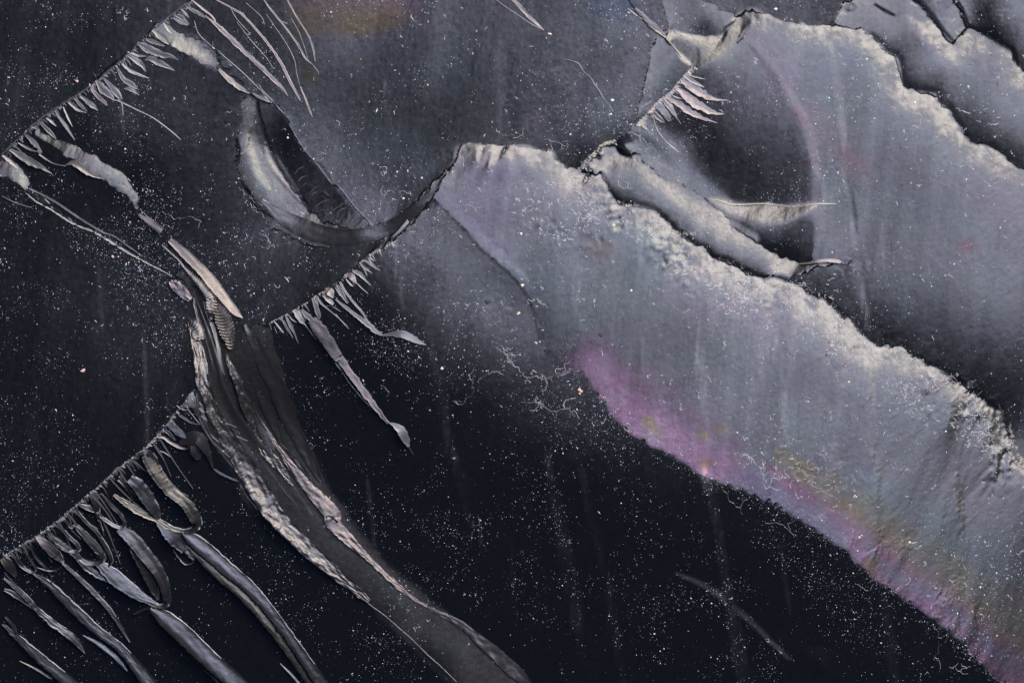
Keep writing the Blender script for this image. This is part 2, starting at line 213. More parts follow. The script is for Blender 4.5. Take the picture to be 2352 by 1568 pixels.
# hook ridge streaks
ink(zC((370,250),(350,420),(400,640),(480,830),(560,1010),(700,1180),(860,1360),(1000,1480)), [4,6,9,10,8,6,4], 48, .8, .8)
ink(zC((270,610),(280,740),(320,860),(370,1010),(430,1110),(500,1220)), [4,14,12,16,14,6], 178, .8, .95)
ink(zC((470,760),(530,880),(600,990),(680,1090),(760,1200),(860,1330)), [6,20,20,16,12,6], 176, .6, .95)
ink(zC((130,650),(150,800),(140,930)), [3,7,3], 22, .5)
ink(zC((190,1140),(280,1280),(340,1410),(460,1500),(620,1580)), [3,6,7,6,3], 26, .5)
ink([(935,576),(960,560),(1000,520),(1045,478)], [2,5,6,4], 26, .5)
ink([(700,500),(730,535),(790,560),(860,570)], [4,12,12,4], 140, 1, .6)
# eye right lip, dark folds
ink(zC((1100,500),(1200,660),(1320,810)), [8,14,4], 84, 1, .5)
ink(zC((620,290),(760,470),(850,640),(960,800),(1150,1010),(1300,1210),(1450,1400),(1600,1566)), [4,10,12,12,12,10,8,6], 84, .8, .7)
ink(t1((1740,690),(1760,810),(1800,940),(1860,1080),(1960,1230),(2080,1380)), [4,6,8,8,6,3], 20, .6, .8)
ink(t1((1700,640),(1800,675),(1870,710)), [3,9,3], 110, .6, .9)
# crease lines on the sheets
ink(K[:8], [3, 8, 14, 20, 26, 20], 118, 1, .5)
ink([(p[0]+6, p[1]) for p in t3((760,640),(830,760),(880,880),(905,960),(915,1060))], [4,8,8,7,3], 150, 1.6, .6)
ink(zF((850,200),(980,320),(1150,470),(1300,600),(1420,690),(1550,700)), [4,22,30,34,40,16], 142, 1, .7)
ink(zF((1550,720),(1750,860),(1950,1050),(2060,1180),(2351,1330)), [6,20,20,10,10], 104, 1, .5)
ink(zF((90,60),(60,110),(130,140),(190,90),(150,50),(90,70)), [4,4], 50, .6, .7)
ink(zF((450,60),(560,130),(680,190)), [3,4,3], 26, .6)
ink(zB((860,640),(980,760),(1160,900),(1400,1020),(1640,1240),(1900,1420),(2150,1566)), [10,26,28,22,24,22,20], 168, .7, .7)
ink(zB((400,640),(470,680),(530,640)), [6,14,6], 168, .8)
ink(zB((390,660),(400,750),(440,780)), [10,14,6], 160, .8)
ink(zB((210,700),(300,700),(380,720)), [6,16,10], 160, .8)
ink(zB((580,470),(640,560),(740,605)), [4,14,5], 14, .4)
ink(zB((130,765),(200,790),(290,790)), [4,14,6], 16, .5)
ink(zB((345,585),(380,630)), [5,8], 16, .5)
ink(zB((700,500),(800,530),(900,590),(1060,690),(1260,775)), [5,22,20,18,8], 150, .6, .9)
ink(zB((760,360),(900,470),(1100,600),(1200,690),(1290,770)), [6,26,16,10,4], 52, .8, .8)
ink(zB((900,200),(1000,300),(1180,470),(1290,570)), [6,16,16,5], 108, .8, .8)
ink(zB((1130,620),(1200,700)), [6,10], 30, .6)
ink(zA((1400,480),(1480,560),(1600,650),(1650,730)), [8,24,26,12], 66, .7, .85)
ink(zA((1410,372),(1530,415),(1700,432)), [3,6,3], 172, .5)
ink(zA((1440,620),(1480,670),(1560,740)), [4,9,4], 172, .5)
ink(zA((1650,560),(1670,650),(1660,740)), [3,4,3], 60, .5)
ink(zA((1980,420),(2000,340),(2060,270)), [8,16,10], 158, .7)
ink(zA((1850,90),(1920,250),(1970,390)), [3,5,5], 84, .7, .7)
ink(zA((1960,395),(1985,330),(2050,262)), [3,5,3], 28, .4)
# lines between the two faces of the front sheet
ink([(1058,486),(1092,520),(1139,567),(1165,600),(1201,634),(1244,669),(1269,696),(1290,731),(1306,785),(1318,836)], [2,3,4,4,4,4,4,4,3,2], 40, .6, .5)
ink([(p[0] + 12, p[1] - 8) for p in [(1058,478),(1092,510),(1139,558),(1165,590),(1201,626),(1244,660),(1274,690)]], [14,20,18,14,12,10,6], 126, 1, .6)
# fold of the front sheet
ink(t2((960,985),(950,1040),(945,1085)), [5,9,3], 178, .4)
ink(t2((1065,1020),(1050,1080),(1020,1130)), [5,14,3], 182, .4)
ink(t2((1180,1010),(1240,1120),(1290,1200)), [8,20,20], 84, 1, .4)
ink(t2((1120,1020),(1100,1150),(1080,1260)), [8,26,14], 78, 1, .4)
# dark lips just behind the steps
for seg, wd, a in ((E1[14:24], 8, .5), (E1[24:38], 7, .6), (E1[44:55], 5, .5)):
    ink([(x + 4, y - 5) for x, y in seg], [3, wd, wd, 3], 15, 1.2, a)
ink([(x + 5, y - 5) for x, y in SE[7:24]], [4, 10, 12, 12, 12, 8], 22, 1.2, .5)
ink([(x + 4, y - 4) for x, y in t3((1970,185),(2080,230),(2180,300),(2260,350),(2290,430))], [3, 9, 9, 9, 5], 16, 1.2, .8)
ink([(x + 3, y - 4) for x, y in t3((1590,0),(1660,50),(1730,130),(1790,210),(1870,300))], [5, 8, 8, 5, 3], 16, 1, .7)
ink(t3((1885,0),(1920,60),(1945,120),(1968,180)), [9,9,8,3], 14, .4)
ink([(x - 5, y + 2) for x, y in t3((1880,0),(1915,60),(1960,185))], [6,8,5], 120, .5, .8)
ink([(p[0] + 9, p[1] + 2) for p in K[:10]], [4, 14, 16, 18, 18, 16, 12], 122, .7, .6)
ink([(p[0] - 8, p[1] + 2) for p in K[1:9]], [4, 12, 16, 16, 14, 10], 66, .7, .6)
ink([(p[0] + 6, p[1]) for p in [(1985,440),(1985,520),(1985,600),(1983,640)]], [4, 8, 8, 6], 104, .8, .5)
# thin bright rims on the steps
for seg in (E1[1:12], E1[12:24], E1[24:40], E1[40:55], E1[54:60], SE[5:24], SE[:6]):
    ink([(x - 3, y + 5) for x, y in seg], [5, 8, 6, 8, 5], 166, .8, .45)
# ripple scars on the black mass
ink(t9((0,820),(130,880),(260,960),(350,1040),(480,1140),(620,1270),(760,1400)), [3,10,16,16,14,10,6], 62, 1, .8)
ink([(p[0] - 6, p[1] + 10) for p in t9((0,820),(130,880),(260,960),(350,1040),(480,1140),(620,1270),(760,1400))], [3,8,10,10,8,4], 12, 1, .9)
ink(t9((900,1340),(990,1370),(1010,1440)), [16,30,20], 30, 1, .5)
def fband(off, ww, i0=14, i1=None, soft=.6):
    x0 = {13: 1415, 14: 1455, 20: 1790, 21: 1880, 23: 2060}[i0]
    pts = [p for p in FL[13:] if p[0] >= x0 and (i1 != 20 or p[0] < 1800)][::5]; q = []
    for i, (x, y) in enumerate(pts):
        a = pts[max(0, i - 2)]; b = pts[min(len(pts) - 1, i + 2)]
        tx, ty = b[0] - a[0], b[1] - a[1]; n = math.hypot(tx, ty) + 1e-6
        q.append((x + ty / n * off, y - tx / n * off))
    return stroke(q, ww, soft)
fband0 = fband(34, [50, 80, 80, 80], 13, None, 1.0) * (lab == find0('bright grey front'))
# long near-vertical streaks
def streak(p, ww, dv, soft=1.2):
    global L
    L = L + stroke(p, ww, soft) * dv * 1.45 * (.6 + .4 * np.clip(noise_s, -1, 1.5))
noise_s = noise(3, 30, .12, seed=31)
for p, ww, dv in (
    (t9((190,130),(230,300),(280,560),(330,860),(370,1100),(400,1330),(440,1568)), [18,12,10,12,10,12,12], 52),
    (t9((420,1150),(450,1330),(490,1568)), [3,6,8], 36),
    (t9((1390,960),(1410,1130),(1450,1350),(1480,1568)), [4,12,16,10], 34),
    (t9((700,640),(730,850),(770,1100)), [3,6,3], 24),
    (t9((1320,0),(1360,200),(1370,450)), [12,14,4], 14),
    (t9((1900,150),(1930,420),(1950,620)), [8,12,4], 16),
    (t9((2010,1040),(2030,1180)), [3,6,3], 50),
    (t8((1410,20),(1450,260),(1510,560),(1560,850),(1610,1150),(1650,1400)), [8,14,20,24,20,10], 20),
    (t8((1420,80),(1440,190)), [3,5,2], 50),
    (t8((1640,120),(1700,420),(1770,680),(1830,950),(1880,1250),(1920,1568)), [8,12,12,16,14,10], 16),
    (t8((780,0),(840,240),(900,500)), [10,18,10], 14),
    (t8((950,450),(965,620)), [3,6,2], 40),
    (t8((1160,600),(1180,860),(1190,1100)), [4,8,4], 14),
    (t8((200,200),(220,420),(245,640)), [3,5,2], 30),
    (t5((640,850),(700,1150),(770,1568)), [8,14,12], 14),
    (t5((390,100),(410,330),(440,560)), [4,10,4], 14),
    (t5((1590,100),(1610,400),(1620,700)), [10,22,10], 12),
    (t5((1540,600),(1560,850)), [8,16,6], 10),
    (t5((2050,700),(2060,950)), [8,16,6], 12),
    (t6((1180,0),(1200,130),(1220,330),(1260,560),(1280,700)), [6,10,10,12,6], 34),
    (t6((1260,100),(1290,300)), [4,9,4], 20), (t6((1380,0),(1410,400)), [5,9,4], 12),
    (t6((140,600),(150,850),(190,1180),(200,1450)), [6,16,14,14], 16),
    (t6((650,650),(680,900),(710,1150),(740,1420)), [8,14,12,8], 15),
    (t6((120,650),(130,1000)), [4,8,4], 8), (t6((1280,870),(1300,1150),(1330,1568)), [6,16,12], 14),
    (t6((560,700),(580,1100)), [6,14,6], 8), (t6((2140,600),(2150,760)), [4,8,4], 14),
    (t3((1040,300),(1080,560),(1120,860),(1130,1000)), [6,12,12,6], 20),
    (t3((1125,1150),(1160,1300),(1190,1500)), [6,8,8], 24), (t3((1140,1150),(1190,1400),(1210,1568)), [4,6,6], -34),
    (t3((980,1200),(1000,1400)), [4,8,4], 16), (t3((900,1000),(960,1200)), [6,10,6], 16),
    (t1((765,60),(770,380)), [3,5,3], -14), (t1((820,700),(825,880)), [4,8,4], 16), (t4((960,750),(985,1100),(990,1450)), [4,8,4], 16), (t4((660,300),(680,700)), [6,12,6], 8),
    (t2((320,560),(335,750)), [8,12,6], 16), (t2((1090,300),(1110,900)), [14,18,14], 8), (t2((1150,300),(1200,900)), [14,18,14], -5),
): streak(p, ww, dv)

rimS = np.zeros((H, W), np.float32)
for seg, wd in ((E1[:12], [30, 50]), (E1[12:24], [50, 60, 50]), (E1[24:40], [50, 60, 60]), (E1[40:58], [60, 60, 40]), (SE[5:24], [40, 60, 60, 40]), (SE[:6], [30, 40]), (t3((1600,20),(1730,140),(1870,310)), [30, 40, 40]), (t3((1970,200),(2080,245),(2180,315),(2260,370),(2351,500)), [30, 40, 50, 40]), (t3((1080,110),(1140,40),(1220,15)), [30, 40])):
    rimS = np.maximum(rimS, stroke([(x - 9, y + 15) for x, y in seg], wd, 1.2))
L = L + rimS * (24 + 10 * noise(12, seed=91) + 8 * noise(4, seed=92)) * np.clip((L - 50) / 60, 0, 1)
# fin above the dark slit and the lit lobe under the pool
ink(zB((820,480),(1000,640),(1200,770),(1380,900),(1560,1020),(1750,1120),(1860,1160)), [14,34,40,38,34,26,10], 122, 1.2, .75)
ink([(1735,487),(1765,500),(1800,514),(1850,524),(1900,524),(1950,512),(1985,501)], [8,20,26,30,28,20,8], 172, .9, .85)
ink([(850,-5),(860,30),(850,60)], [160,180,150], 74, 1.3, .7)
# ---- texture of the broken glass, as relief
st1 = noise(2.2, 60, .10, seed=41); st2 = noise(9, 160, .12, seed=42); blot = noise(70, seed=43); blot2 = noise(22, seed=44)
g1 = noise(1.3, seed=45); g2 = noise(3.0, seed=46); g3 = noise(1.6, 4, .5, seed=47)
L = L * (1 + .014 * st1 + .03 * st2 + .035 * blot + .015 * blot2)
grain = .075 * g1 + .018 * g2 + .03 * g3
L = L * (1 + grain * np.clip(1.25 - L / 260, .6, 1.2))
L = L + fband0 * 16
# fine wandering crackle, strongest near the lit rim of the front sheet
def crackle(seed, sc_, wd):
    a = noise(sc_, seed=seed); b = noise(sc_ * .45, seed=seed + 1)
    v = a + .45 * b; gy_, gx_ = np.gradient(v, ST)
    return np.exp(-(v / (np.sqrt(gx_ ** 2 + gy_ ** 2) * wd + 1e-4)) ** 2)
rim = np.zeros((H, W), np.float32)
for seg, wd in ((E1[12:24], [50, 90, 90]), (E1[24:44], [90, 100, 110]), (E1[44:56], [100, 110, 90]), (t2((1280,1150),(1500,1300),(1800,1450)), [40, 100, 80])):
    rim = np.maximum(rim, stroke([(x - 22, y + 38) for x, y in seg], wd, .9))
patch = np.clip(noise(28, seed=52) * .8 + .2, 0, 1.6)
cr = np.clip(crackle(53, 9, 1.2) * np.clip(noise(10, seed=58), 0, 1.5) + crackle(55, 6, 1.0) * np.clip(noise(8, seed=59), 0, 1.5) * .7, 0, 1.4)
L = L + cr * (rim * 95 * patch)
L = L * (1 + .20 * rim * noise(4, seed=60) * patch) - 8 * rim * patch
gen = np.clip(noise(60, seed=61) - .5, 0, 1.5)
L = L + cr * gen * 34 * np.clip((L - 14) / 60, 0, 1)
# ribs across the hollow of the hook
ribm = inside(EYE).astype(np.float32) * np.clip((PY - 380) / 120, 0, 1)
uu = (PX * .50 + PY * .86) + 5 * noise(14, seed=63); vv = noise(14, 6, -.5, seed=64)
L = L + ribm * (np.clip(np.sin(uu / 2.2 + 2.5 * noise(9, seed=62)), .35, 1) - .5) * 85 * np.clip(vv + .1, 0, 1)

# rough glassy ridges in the central mass: handled by ribbons below
L = np.clip(L, 11, 200)

# ------------------------------------------------------------------ relief whose tilt towards the lamps gives that brightness
dx, dy = .559, -.829                       # lamps' direction on the grid (y down)
S = tilt(L)
ky = np.fft.fftfreq(H, ST)[:, None] * 2 * math.pi; kx = np.fft.rfftfreq(W, ST)[None] * 2 * math.pi
kd = kx * dx + ky * dy; kc = -kx * dy + ky * dx
LAM = .05; EPS = (2 * math.pi / 9000) ** 2
# every face is fitted on its own; between two faces the stone may step up or down
wt = np.ones((H, W)); same = np.ones((H, W), bool)
GR = list(range(len(R)))
def find(word): return [k for k, r in enumerate(R) if r[4].startswith(word)][0]
for a, b in (('rough twisted', 'dark smooth'), ('dark blue-grey', 'broad blue'), ('blue-grey face at the top', 'broad blue'), ('dark concave', 'large violet'), ('narrow pale', 'large violet'), ('speckled dark', 'dark smooth'), ('dark hollow with a lit', 'large violet'), ('pale curled flake above', 'large violet'), ('brown-grey pocket', 'large violet')):
    GR[find(a)] = GR[find(b)]
grp = np.array(GR)[lab]
same[:-1, :-1] = (grp[:-1, :-1] == grp[1:, :-1]) & (grp[:-1, :-1] == grp[:-1, 1:]) & (grp[:-1, :-1] == grp[1:, 1:])
wt[~same] = .016; wt[-1] = 0; wt[:, -1] = 0
def grad(z):
    a = np.zeros_like(z); b = np.zeros_like(z)
    a[:, :-1] = (z[:, 1:] - z[:, :-1]) / ST; b[:-1] = (z[1:] - z[:-1]) / ST
    return a, b
def gradT(a, b):
    o = np.zeros_like(a)
    o[:, 1:] += a[:, :-1] / ST; o[:, :-1] -= a[:, :-1] / ST; o[1:] += b[:-1] / ST; o[:-1] -= b[:-1] / ST
    return o
def A_(z):
    a, b = grad(z); gd = (a * dx + b * dy) * wt; gc = (-a * dy + b * dx) * wt * LAM
    return gradT(gd * dx - gc * dy, gd * dy + gc * dx) + EPS * z
def pre(r): return np.fft.irfft2(np.fft.rfft2(r) / (.9 * (kd ** 2 + LAM * kc ** 2) + EPS), (H, W))
ramp = -((PX - 1250) * dx + (PY - 833) * dy)
Z = ramp * S.mean(); Sx = S
for outer in range(2):
    t_ = -Sx * wt; r_ = gradT(t_ * dx, t_ * dy) + EPS * ramp * S.mean() - A_(Z); z_ = pre(r_); p_ = z_.copy(); rz = (r_ * z_).sum()
    for it in range(20):
        Ap = A_(p_); al = rz / (p_ * Ap).sum(); Z = Z + al * p_; r_ = r_ - al * Ap; z_ = pre(r_); rz2 = (r_ * z_).sum(); p_ = z_ + rz2 / rz * p_; rz = rz2
    a_, b_ = grad(Z); gd = -(a_ * dx + b_ * dy); gc = -a_ * dy + b_ * dx
    print('fit', np.abs(gd - S)[same].mean(), np.abs(gc)[same].mean(), 'steps', np.abs(gd[~same]).mean() * ST)
    Sx = np.where(same, np.clip(S + blur(np.where(same, .8 * np.clip(gc, -.3, .3) ** 2 * (S > -.1) + .8 * np.clip(S - gd, -.12, .12), 0), 6), -.5, .46), S)
# lift each face so that its lit rim stands a little proud of the face beyond it (no step shades the face in front)
gs = sorted(set(GR)); gi = {g_: i for i, g_ in enumerate(gs)}; rows = []; rhs = []
for st_y, st_x in ((-1, 0), (0, 1), (-1, 1)):
    ya = np.arange(H)[(np.arange(H) + st_y >= 0)]; a_l = grp[max(0, -st_y):, :W - st_x]; b_l = grp[:H + st_y if st_y else H, st_x:]
    a_z = Z[max(0, -st_y):, :W - st_x]; b_z = Z[:H + st_y if st_y else H, st_x:]
    mk = a_l != b_l
    for a in gs:
        for b in gs:
            mm = mk & (a_l == a) & (b_l == b)
            n_ = mm.sum()
            if n_ > 12: rows.append((gi[a], gi[b], float(n_) ** .5)); rhs.append(2.5 - float(np.percentile((a_z - b_z)[mm], 8)))
AA = np.zeros((len(rows) + 1, len(gs))); bb = np.zeros(len(rows) + 1)
for i, ((a, b, w_), v_) in enumerate(zip(rows, rhs)): AA[i, a] = w_; AA[i, b] = -w_; bb[i] = w_ * v_
AA[-1, gi[GR[0]]] = 1
sh = np.linalg.lstsq(AA, bb, rcond=None)[0]
for i, (a, b, w_) in enumerate(rows): print('step', R[gs[a]][4][:22], '|', R[gs[b]][4][:22], round(rhs[i], 1), '->', round(sh[a] - sh[b] - rhs[i] + 2.5, 1))
GOFF = {g_: float(sh[gi[g_]]) for g_ in gs}
for k, r in enumerate(R): OFF[lab == k] = GOFF[GR[k]]
ZT = Z + OFF
def zat(x, y):
    fx = np.clip((np.asarray(x) - X0) / ST, 0, W - 1.001); fy = np.clip((np.asarray(y) - Y0) / ST, 0, H - 1.001)
    ix = fx.astype(int); iy = fy.astype(int); tx = fx - ix; ty = fy - iy
    return (ZT[iy, ix] * (1 - tx) + ZT[iy, ix + 1] * tx) * (1 - ty) + (ZT[iy + 1, ix] * (1 - tx) + ZT[iy + 1, ix + 1] * tx) * ty
print('relief range', Z.min(), Z.max())

# ------------------------------------------------------------------ iridescent film on the stone (a tint of its reflection)
film = np.ones((H, W, 3), np.float32)
def tintby(m, col):
    global film
    film = film * (1 - m[..., None]) + np.array(col, np.float32) * m[..., None]
tn = np.clip(.85 + .16 * noise(14, seed=71) + .12 * noise(3, seed=72), 0, 1.2)
tn2 = np.clip(.35 * noise(40, seed=73) + .25 * noise(9, seed=74), -1, 1)
film[..., 0] += .05 * tn2; film[..., 1] -= .03 * tn2; film[..., 2] += .03 * np.roll(tn2, 200, 0)
frontm = np.zeros((H, W), np.float32)
for k, r in enumerate(R): pass
FRONT = E1 + list(reversed(FL))
front_l = None
for k, r in enumerate(R):
    if r[4] and r[4].startswith('bright grey front'): front_l = (lab == k)
fl = front_l.astype(np.float32)
tintby(fl * fband(30, [70, 70, 80, 60], 13, 20, .8) * tn * .9, (1.16, .80, 1.03))
tintby(fl * stroke([(1440,890),(1490,950),(1560,1005),(1640,1060),(1730,1110)], [80, 110, 110, 90], 1.5) * tn * .95, (1.22, .74, 1.0))
tintby(fl * fband(26, [40, 60, 60, 70, 80, 90], 20, None, .7) * tn * .8, (1.0, .82, 1.1))
tintby(fl * fband(105, [30, 60, 70, 70, 60], 21, None, .5) * tn * .45, (.92, .86, 1.06))
tintby(fl * fband(12, [16, 26, 30, 36, 50], 23, None, .7) * tn * .9, (1.26, .74, 1.0))
tintby(fl * stroke([(1860,1130),(1960,1200),(2050,1260),(2150,1330),(2300,1430),(2400,1510),(2520,1600)], [10,40,50,46,40,44,60], .8) * tn * .75, (1.16, .66, .86))
tintby(fl * stroke([(1900,1110),(2040,1200),(2160,1280),(2280,1370),(2400,1460),(2520,1550)], [30,60,70,74,80,90], .7) * tn * .7, (1.2, 1.0, .6))
tintby(fl * stroke([(2080,1180),(2250,1270),(2400,1370),(2540,1480)], [60,100,130,150], .8) * .35, (.82, 1.02, 1.0))
for x, y, r_, c in ((1582,1028,16,(1.1,1,.45)),(1600,1050,14,(1.1,1,.45)),(1712,1060,16,(1.1,1,.4)),(1760,1046,20,(1.1,1,.5)),(1720,1130,16,(1.2,.75,.5)),(2115,1390,26,(1.2,.8,.5)),(2125,1370,16,(1.1,.95,.5)),(1412,950,9,(1.3,.85,.6)),
                    (1460,610,34,(1.12,.9,.72)),(1480,600,20,(1.1,.9,.8)),(2370,605,30,(1.2,.78,.84)),(2350,600,20,(1.2,.8,.8)),(1980,480,30,(1.12,.86,.9)),(2480,1460,40,(1.1,.8,.8))):
    tintby(stroke([(x-4,y),(x+4,y)], [r_, r_], 1.2) * tn * .7, c)
tintby(stroke([(1150,380),(1200,440),(1180,520)], [80,110,80], 1) * fl * tn * .5, (1.12, .82, 1.08))
tintby(stroke([(1080,500),(1160,570),(1230,620)], [30,50,30], 1) * fl * tn * .4, (1.05, .85, 1.15))
tintby(stroke([(1840,80),(1890,160),(1930,240),(1960,320),(1990,420)], [40,50,50,50,40], 1) * tn * .45, (1.1, .86, .98))
tintby(stroke([(1935,265),(1958,300),(1972,340)], [6,10,4], 1.6) * tn * .5, (1.2, .7, .7))
tintby(stroke([(1955,310),(1965,345),(1970,380)], [5,9,3], 1.6) * tn * .45, (.8, 1.15, .85))
tintby(stroke([(1990,300),(2040,360),(2100,410)], [60,90,60], 1) * tn * .5, (1.15, .88, .92))
tintby(stroke([(2060,370),(2080,400)], [30,40], 1) * tn * .4, (1.3, .75, .7))
tintby(stroke([(2380,500),(2480,560),(2600,640)], [60,90,100], 1) * tn * .3, (1.1, .84, .98))
tintby(stroke([(760,-10),(850,0),(960,10)], [80,110,70], 1.8) * tn * .75, (1.3, .74, .95))
tintby(stroke([(770,50),(860,60),(950,50)], [60,70,50], 1.9) * tn * .75, (1.3, 1.03, .55))
tintby(stroke([(750,105),(900,110),(1000,80)], [30,40,30], 1) * tn * .5, (.8, .95, 1.2))
tintby(stroke([(755,180),(765,190)], [24,20], 1) * tn * .9, (1.1, .9, .5))
tintby(stroke([(100,30),(250,60),(60,120)], [120,140,90], 1) * tn * .35, (1.08, .86, 1.08))
tintby(stroke([(1480,-10),(1530,30)], [80,50], 1) * .5, (.78, .95, 1.25))
tintby(stroke([(1780,480),(1860,520),(1940,525)], [40,60,40], 1) * .35, (1.06, 1.0, .84))
warm = np.zeros((H, W), np.float32)
for seg, wd in ((E1[:14], [50, 60]), (E1[14:40], [50, 60, 60]), (E1[40:59], [60, 50]), (SE[:8], [50, 60]), (SE[6:24], [60, 90, 90]), (t3((1130,30),(1400,120),(1600,300)), [60, 90, 60]), (t3((1600,40),(1860,300),(1970,190),(2270,360),(2351,500)), [60, 70, 80, 90]),
                (zA((1300,100),(1350,350),(1500,600),(1700,720),(1950,560),(2060,300)), [60, 80, 60]), (zA((1150,450),(1050,900),(930,1450)), [40, 40, 40]), (zB((500,560),(900,800),(1300,1000),(1700,1300),(2200,1600)), [60, 50, 50, 50]), (t6((200,60),(500,180),(800,300)), [50, 60, 50]), (zA((1500,200),(1900,200)), [80, 80])):
    warm = np.maximum(warm, stroke(seg, wd, 1.1))
tintby(warm * .8, (1.02, .99, .94))
film = np.clip(film, .3, 1.5)

# ------------------------------------------------------------------ materials
def glass(name, base=(.0035, .0038, .005), rough=.32, grain_=.3, spec=1.6, gs=5200, tint=None, rimp=0.0):
    m = bpy.data.materials.new(name); m.use_nodes = True; nt = m.node_tree; b = nt.nodes['Principled BSDF']
    b.inputs['Base Color'].default_value = (*base, 1); b.inputs['IOR'].default_value = spec
    tc = nt.nodes.new('ShaderNodeTexCoord')
    mp = nt.nodes.new('ShaderNodeMapping'); mp.inputs['Scale'].default_value = (1, .35, 1); mp.inputs['Rotation'].default_value = (0, 0, -.12)
    nt.links.new(tc.outputs['Object'], mp.inputs['Vector'])
    n1 = nt.nodes.new('ShaderNodeTexNoise'); n1.inputs['Scale'].default_value = gs; n1.inputs['Detail'].default_value = 3
    nt.links.new(mp.outputs[0], n1.inputs['Vector'])
    n2 = nt.nodes.new('ShaderNodeTexNoise'); n2.inputs['Scale'].default_value = 700; n2.inputs['Detail'].default_value = 5
    nt.links.new(tc.outputs['Object'], n2.inputs['Vector'])
    bp = nt.nodes.new('ShaderNodeBump'); bp.inputs['Strength'].default_value = grain_; bp.inputs['Distance'].default_value = .00003
    nt.links.new(n1.outputs['Fac'], bp.inputs['Height']); nt.links.new(bp.outputs[0], b.inputs['Normal'])
    mr = nt.nodes.new('ShaderNodeMapRange'); mr.inputs['From Min'].default_value = .3; mr.inputs['From Max'].default_value = .7
    mr.inputs['To Min'].default_value = rough - .03; mr.inputs['To Max'].default_value = rough + .04
    nt.links.new(n2.outputs['Fac'], mr.inputs['Value']); nt.links.new(mr.outputs[0], b.inputs['Roughness'])
    at = nt.nodes.new('ShaderNodeAttribute'); at.attribute_name = 'film'
    mx = nt.nodes.new('ShaderNodeMix'); mx.data_type = 'RGBA'; mx.blend_type = 'MULTIPLY'; mx.inputs['Factor'].default_value = 1
    mx.inputs['B'].default_value = (*(tint or (1, 1, 1)), 1)
    nt.links.new(at.outputs['Color'], mx.inputs['A']); nt.links.new(mx.outputs['Result'], b.inputs['Specular Tint'])
    return m
M_face = glass('glassy_stone', tint=(.965, .98, 1.055)); M_ridge = glass('rough_glass', (.008, .008, .009), .32, .6, gs=4200)
M_frost = glass('frosted_edge', (.16, .165, .18), .34, .3, tint=(.97, .99, 1.05)); RIMS = []
M_chip = glass('splintered_glass', (.05, .048, .052), .33, .5, gs=4200)
def dustmat(name, c):
    m = bpy.data.materials.new(name); m.use_nodes = True; b = m.node_tree.nodes['Principled BSDF']
    nt = m.node_tree; n = nt.nodes.new('ShaderNodeTexNoise'); n.inputs['Scale'].default_value = 900
    tc = nt.nodes.new('ShaderNodeTexCoord'); nt.links.new(tc.outputs['Object'], n.inputs['Vector'])
    r = nt.nodes.new('ShaderNodeMix'); r.data_type = 'RGBA'; r.inputs['A'].default_value = (*[v * .6 for v in c], 1); r.inputs['B'].default_value = (*c, 1)
    nt.links.new(n.outputs['Fac'], r.inputs['Factor']); nt.links.new(r.outputs['Result'], b.inputs['Base Color'])
    b.inputs['Roughness'].default_value = .7; return m
M_dust = [dustmat('pale_dust', (.62, .70, .86)), dustmat('grey_dust', (.24, .28, .36)), dustmat('warm_dust', (.7, .58, .44)), dustmat('pink_dust', (.6, .4, .4)), dustmat('dark_grit', (.02, .02, .02))]

# ------------------------------------------------------------------ the stone and its faces
root = bpy.data.objects.new('fractured_stone', None); C.objects.link(root)
root['label'] = 'dark glassy stone with shell-like fracture steps, splinter fringes and a violet and gold sheen'
root['category'] = 'stone'
root["kind"] = "thing"
def P3(x, y, z): return np.stack([(x - 1250) * U, (833.5 - y) * U, z * U], -1)
def build(name, V, faces, mat, filmv=None, parent=root, label=None, kind=None):
    me = bpy.data.meshes.new(name); n = len(V); F4 = np.asarray(faces, np.int32)
    me.vertices.add(n); me.vertices.foreach_set('co', np.asarray(V, np.float32).ravel())
    k = F4.shape[1]; me.loops.add(F4.size); me.loops.foreach_set('vertex_index', F4.ravel())
    me.polygons.add(len(F4)); me.polygons.foreach_set('loop_start', np.arange(0, F4.size, k, dtype=np.int32))
    me.polygons.foreach_set('use_smooth', np.ones(len(F4), bool))
    me.update(calc_edges=True)
    if filmv is not None:
        a = me.attributes.new('film', 'FLOAT_COLOR', 'POINT')
        c = np.ones((n, 4), np.float32); c[:, :3] = filmv; a.data.foreach_set('color', c.ravel())
    for mm in (mat if isinstance(mat, list) else [mat]): me.materials.append(mm)
    o = bpy.data.objects.new(name, me); C.objects.link(o)
    if parent: o.parent = parent
    if label: o['label'] = label
    if kind: o['kind'] = kind
    return o
cell = lab[:-1, :-1]
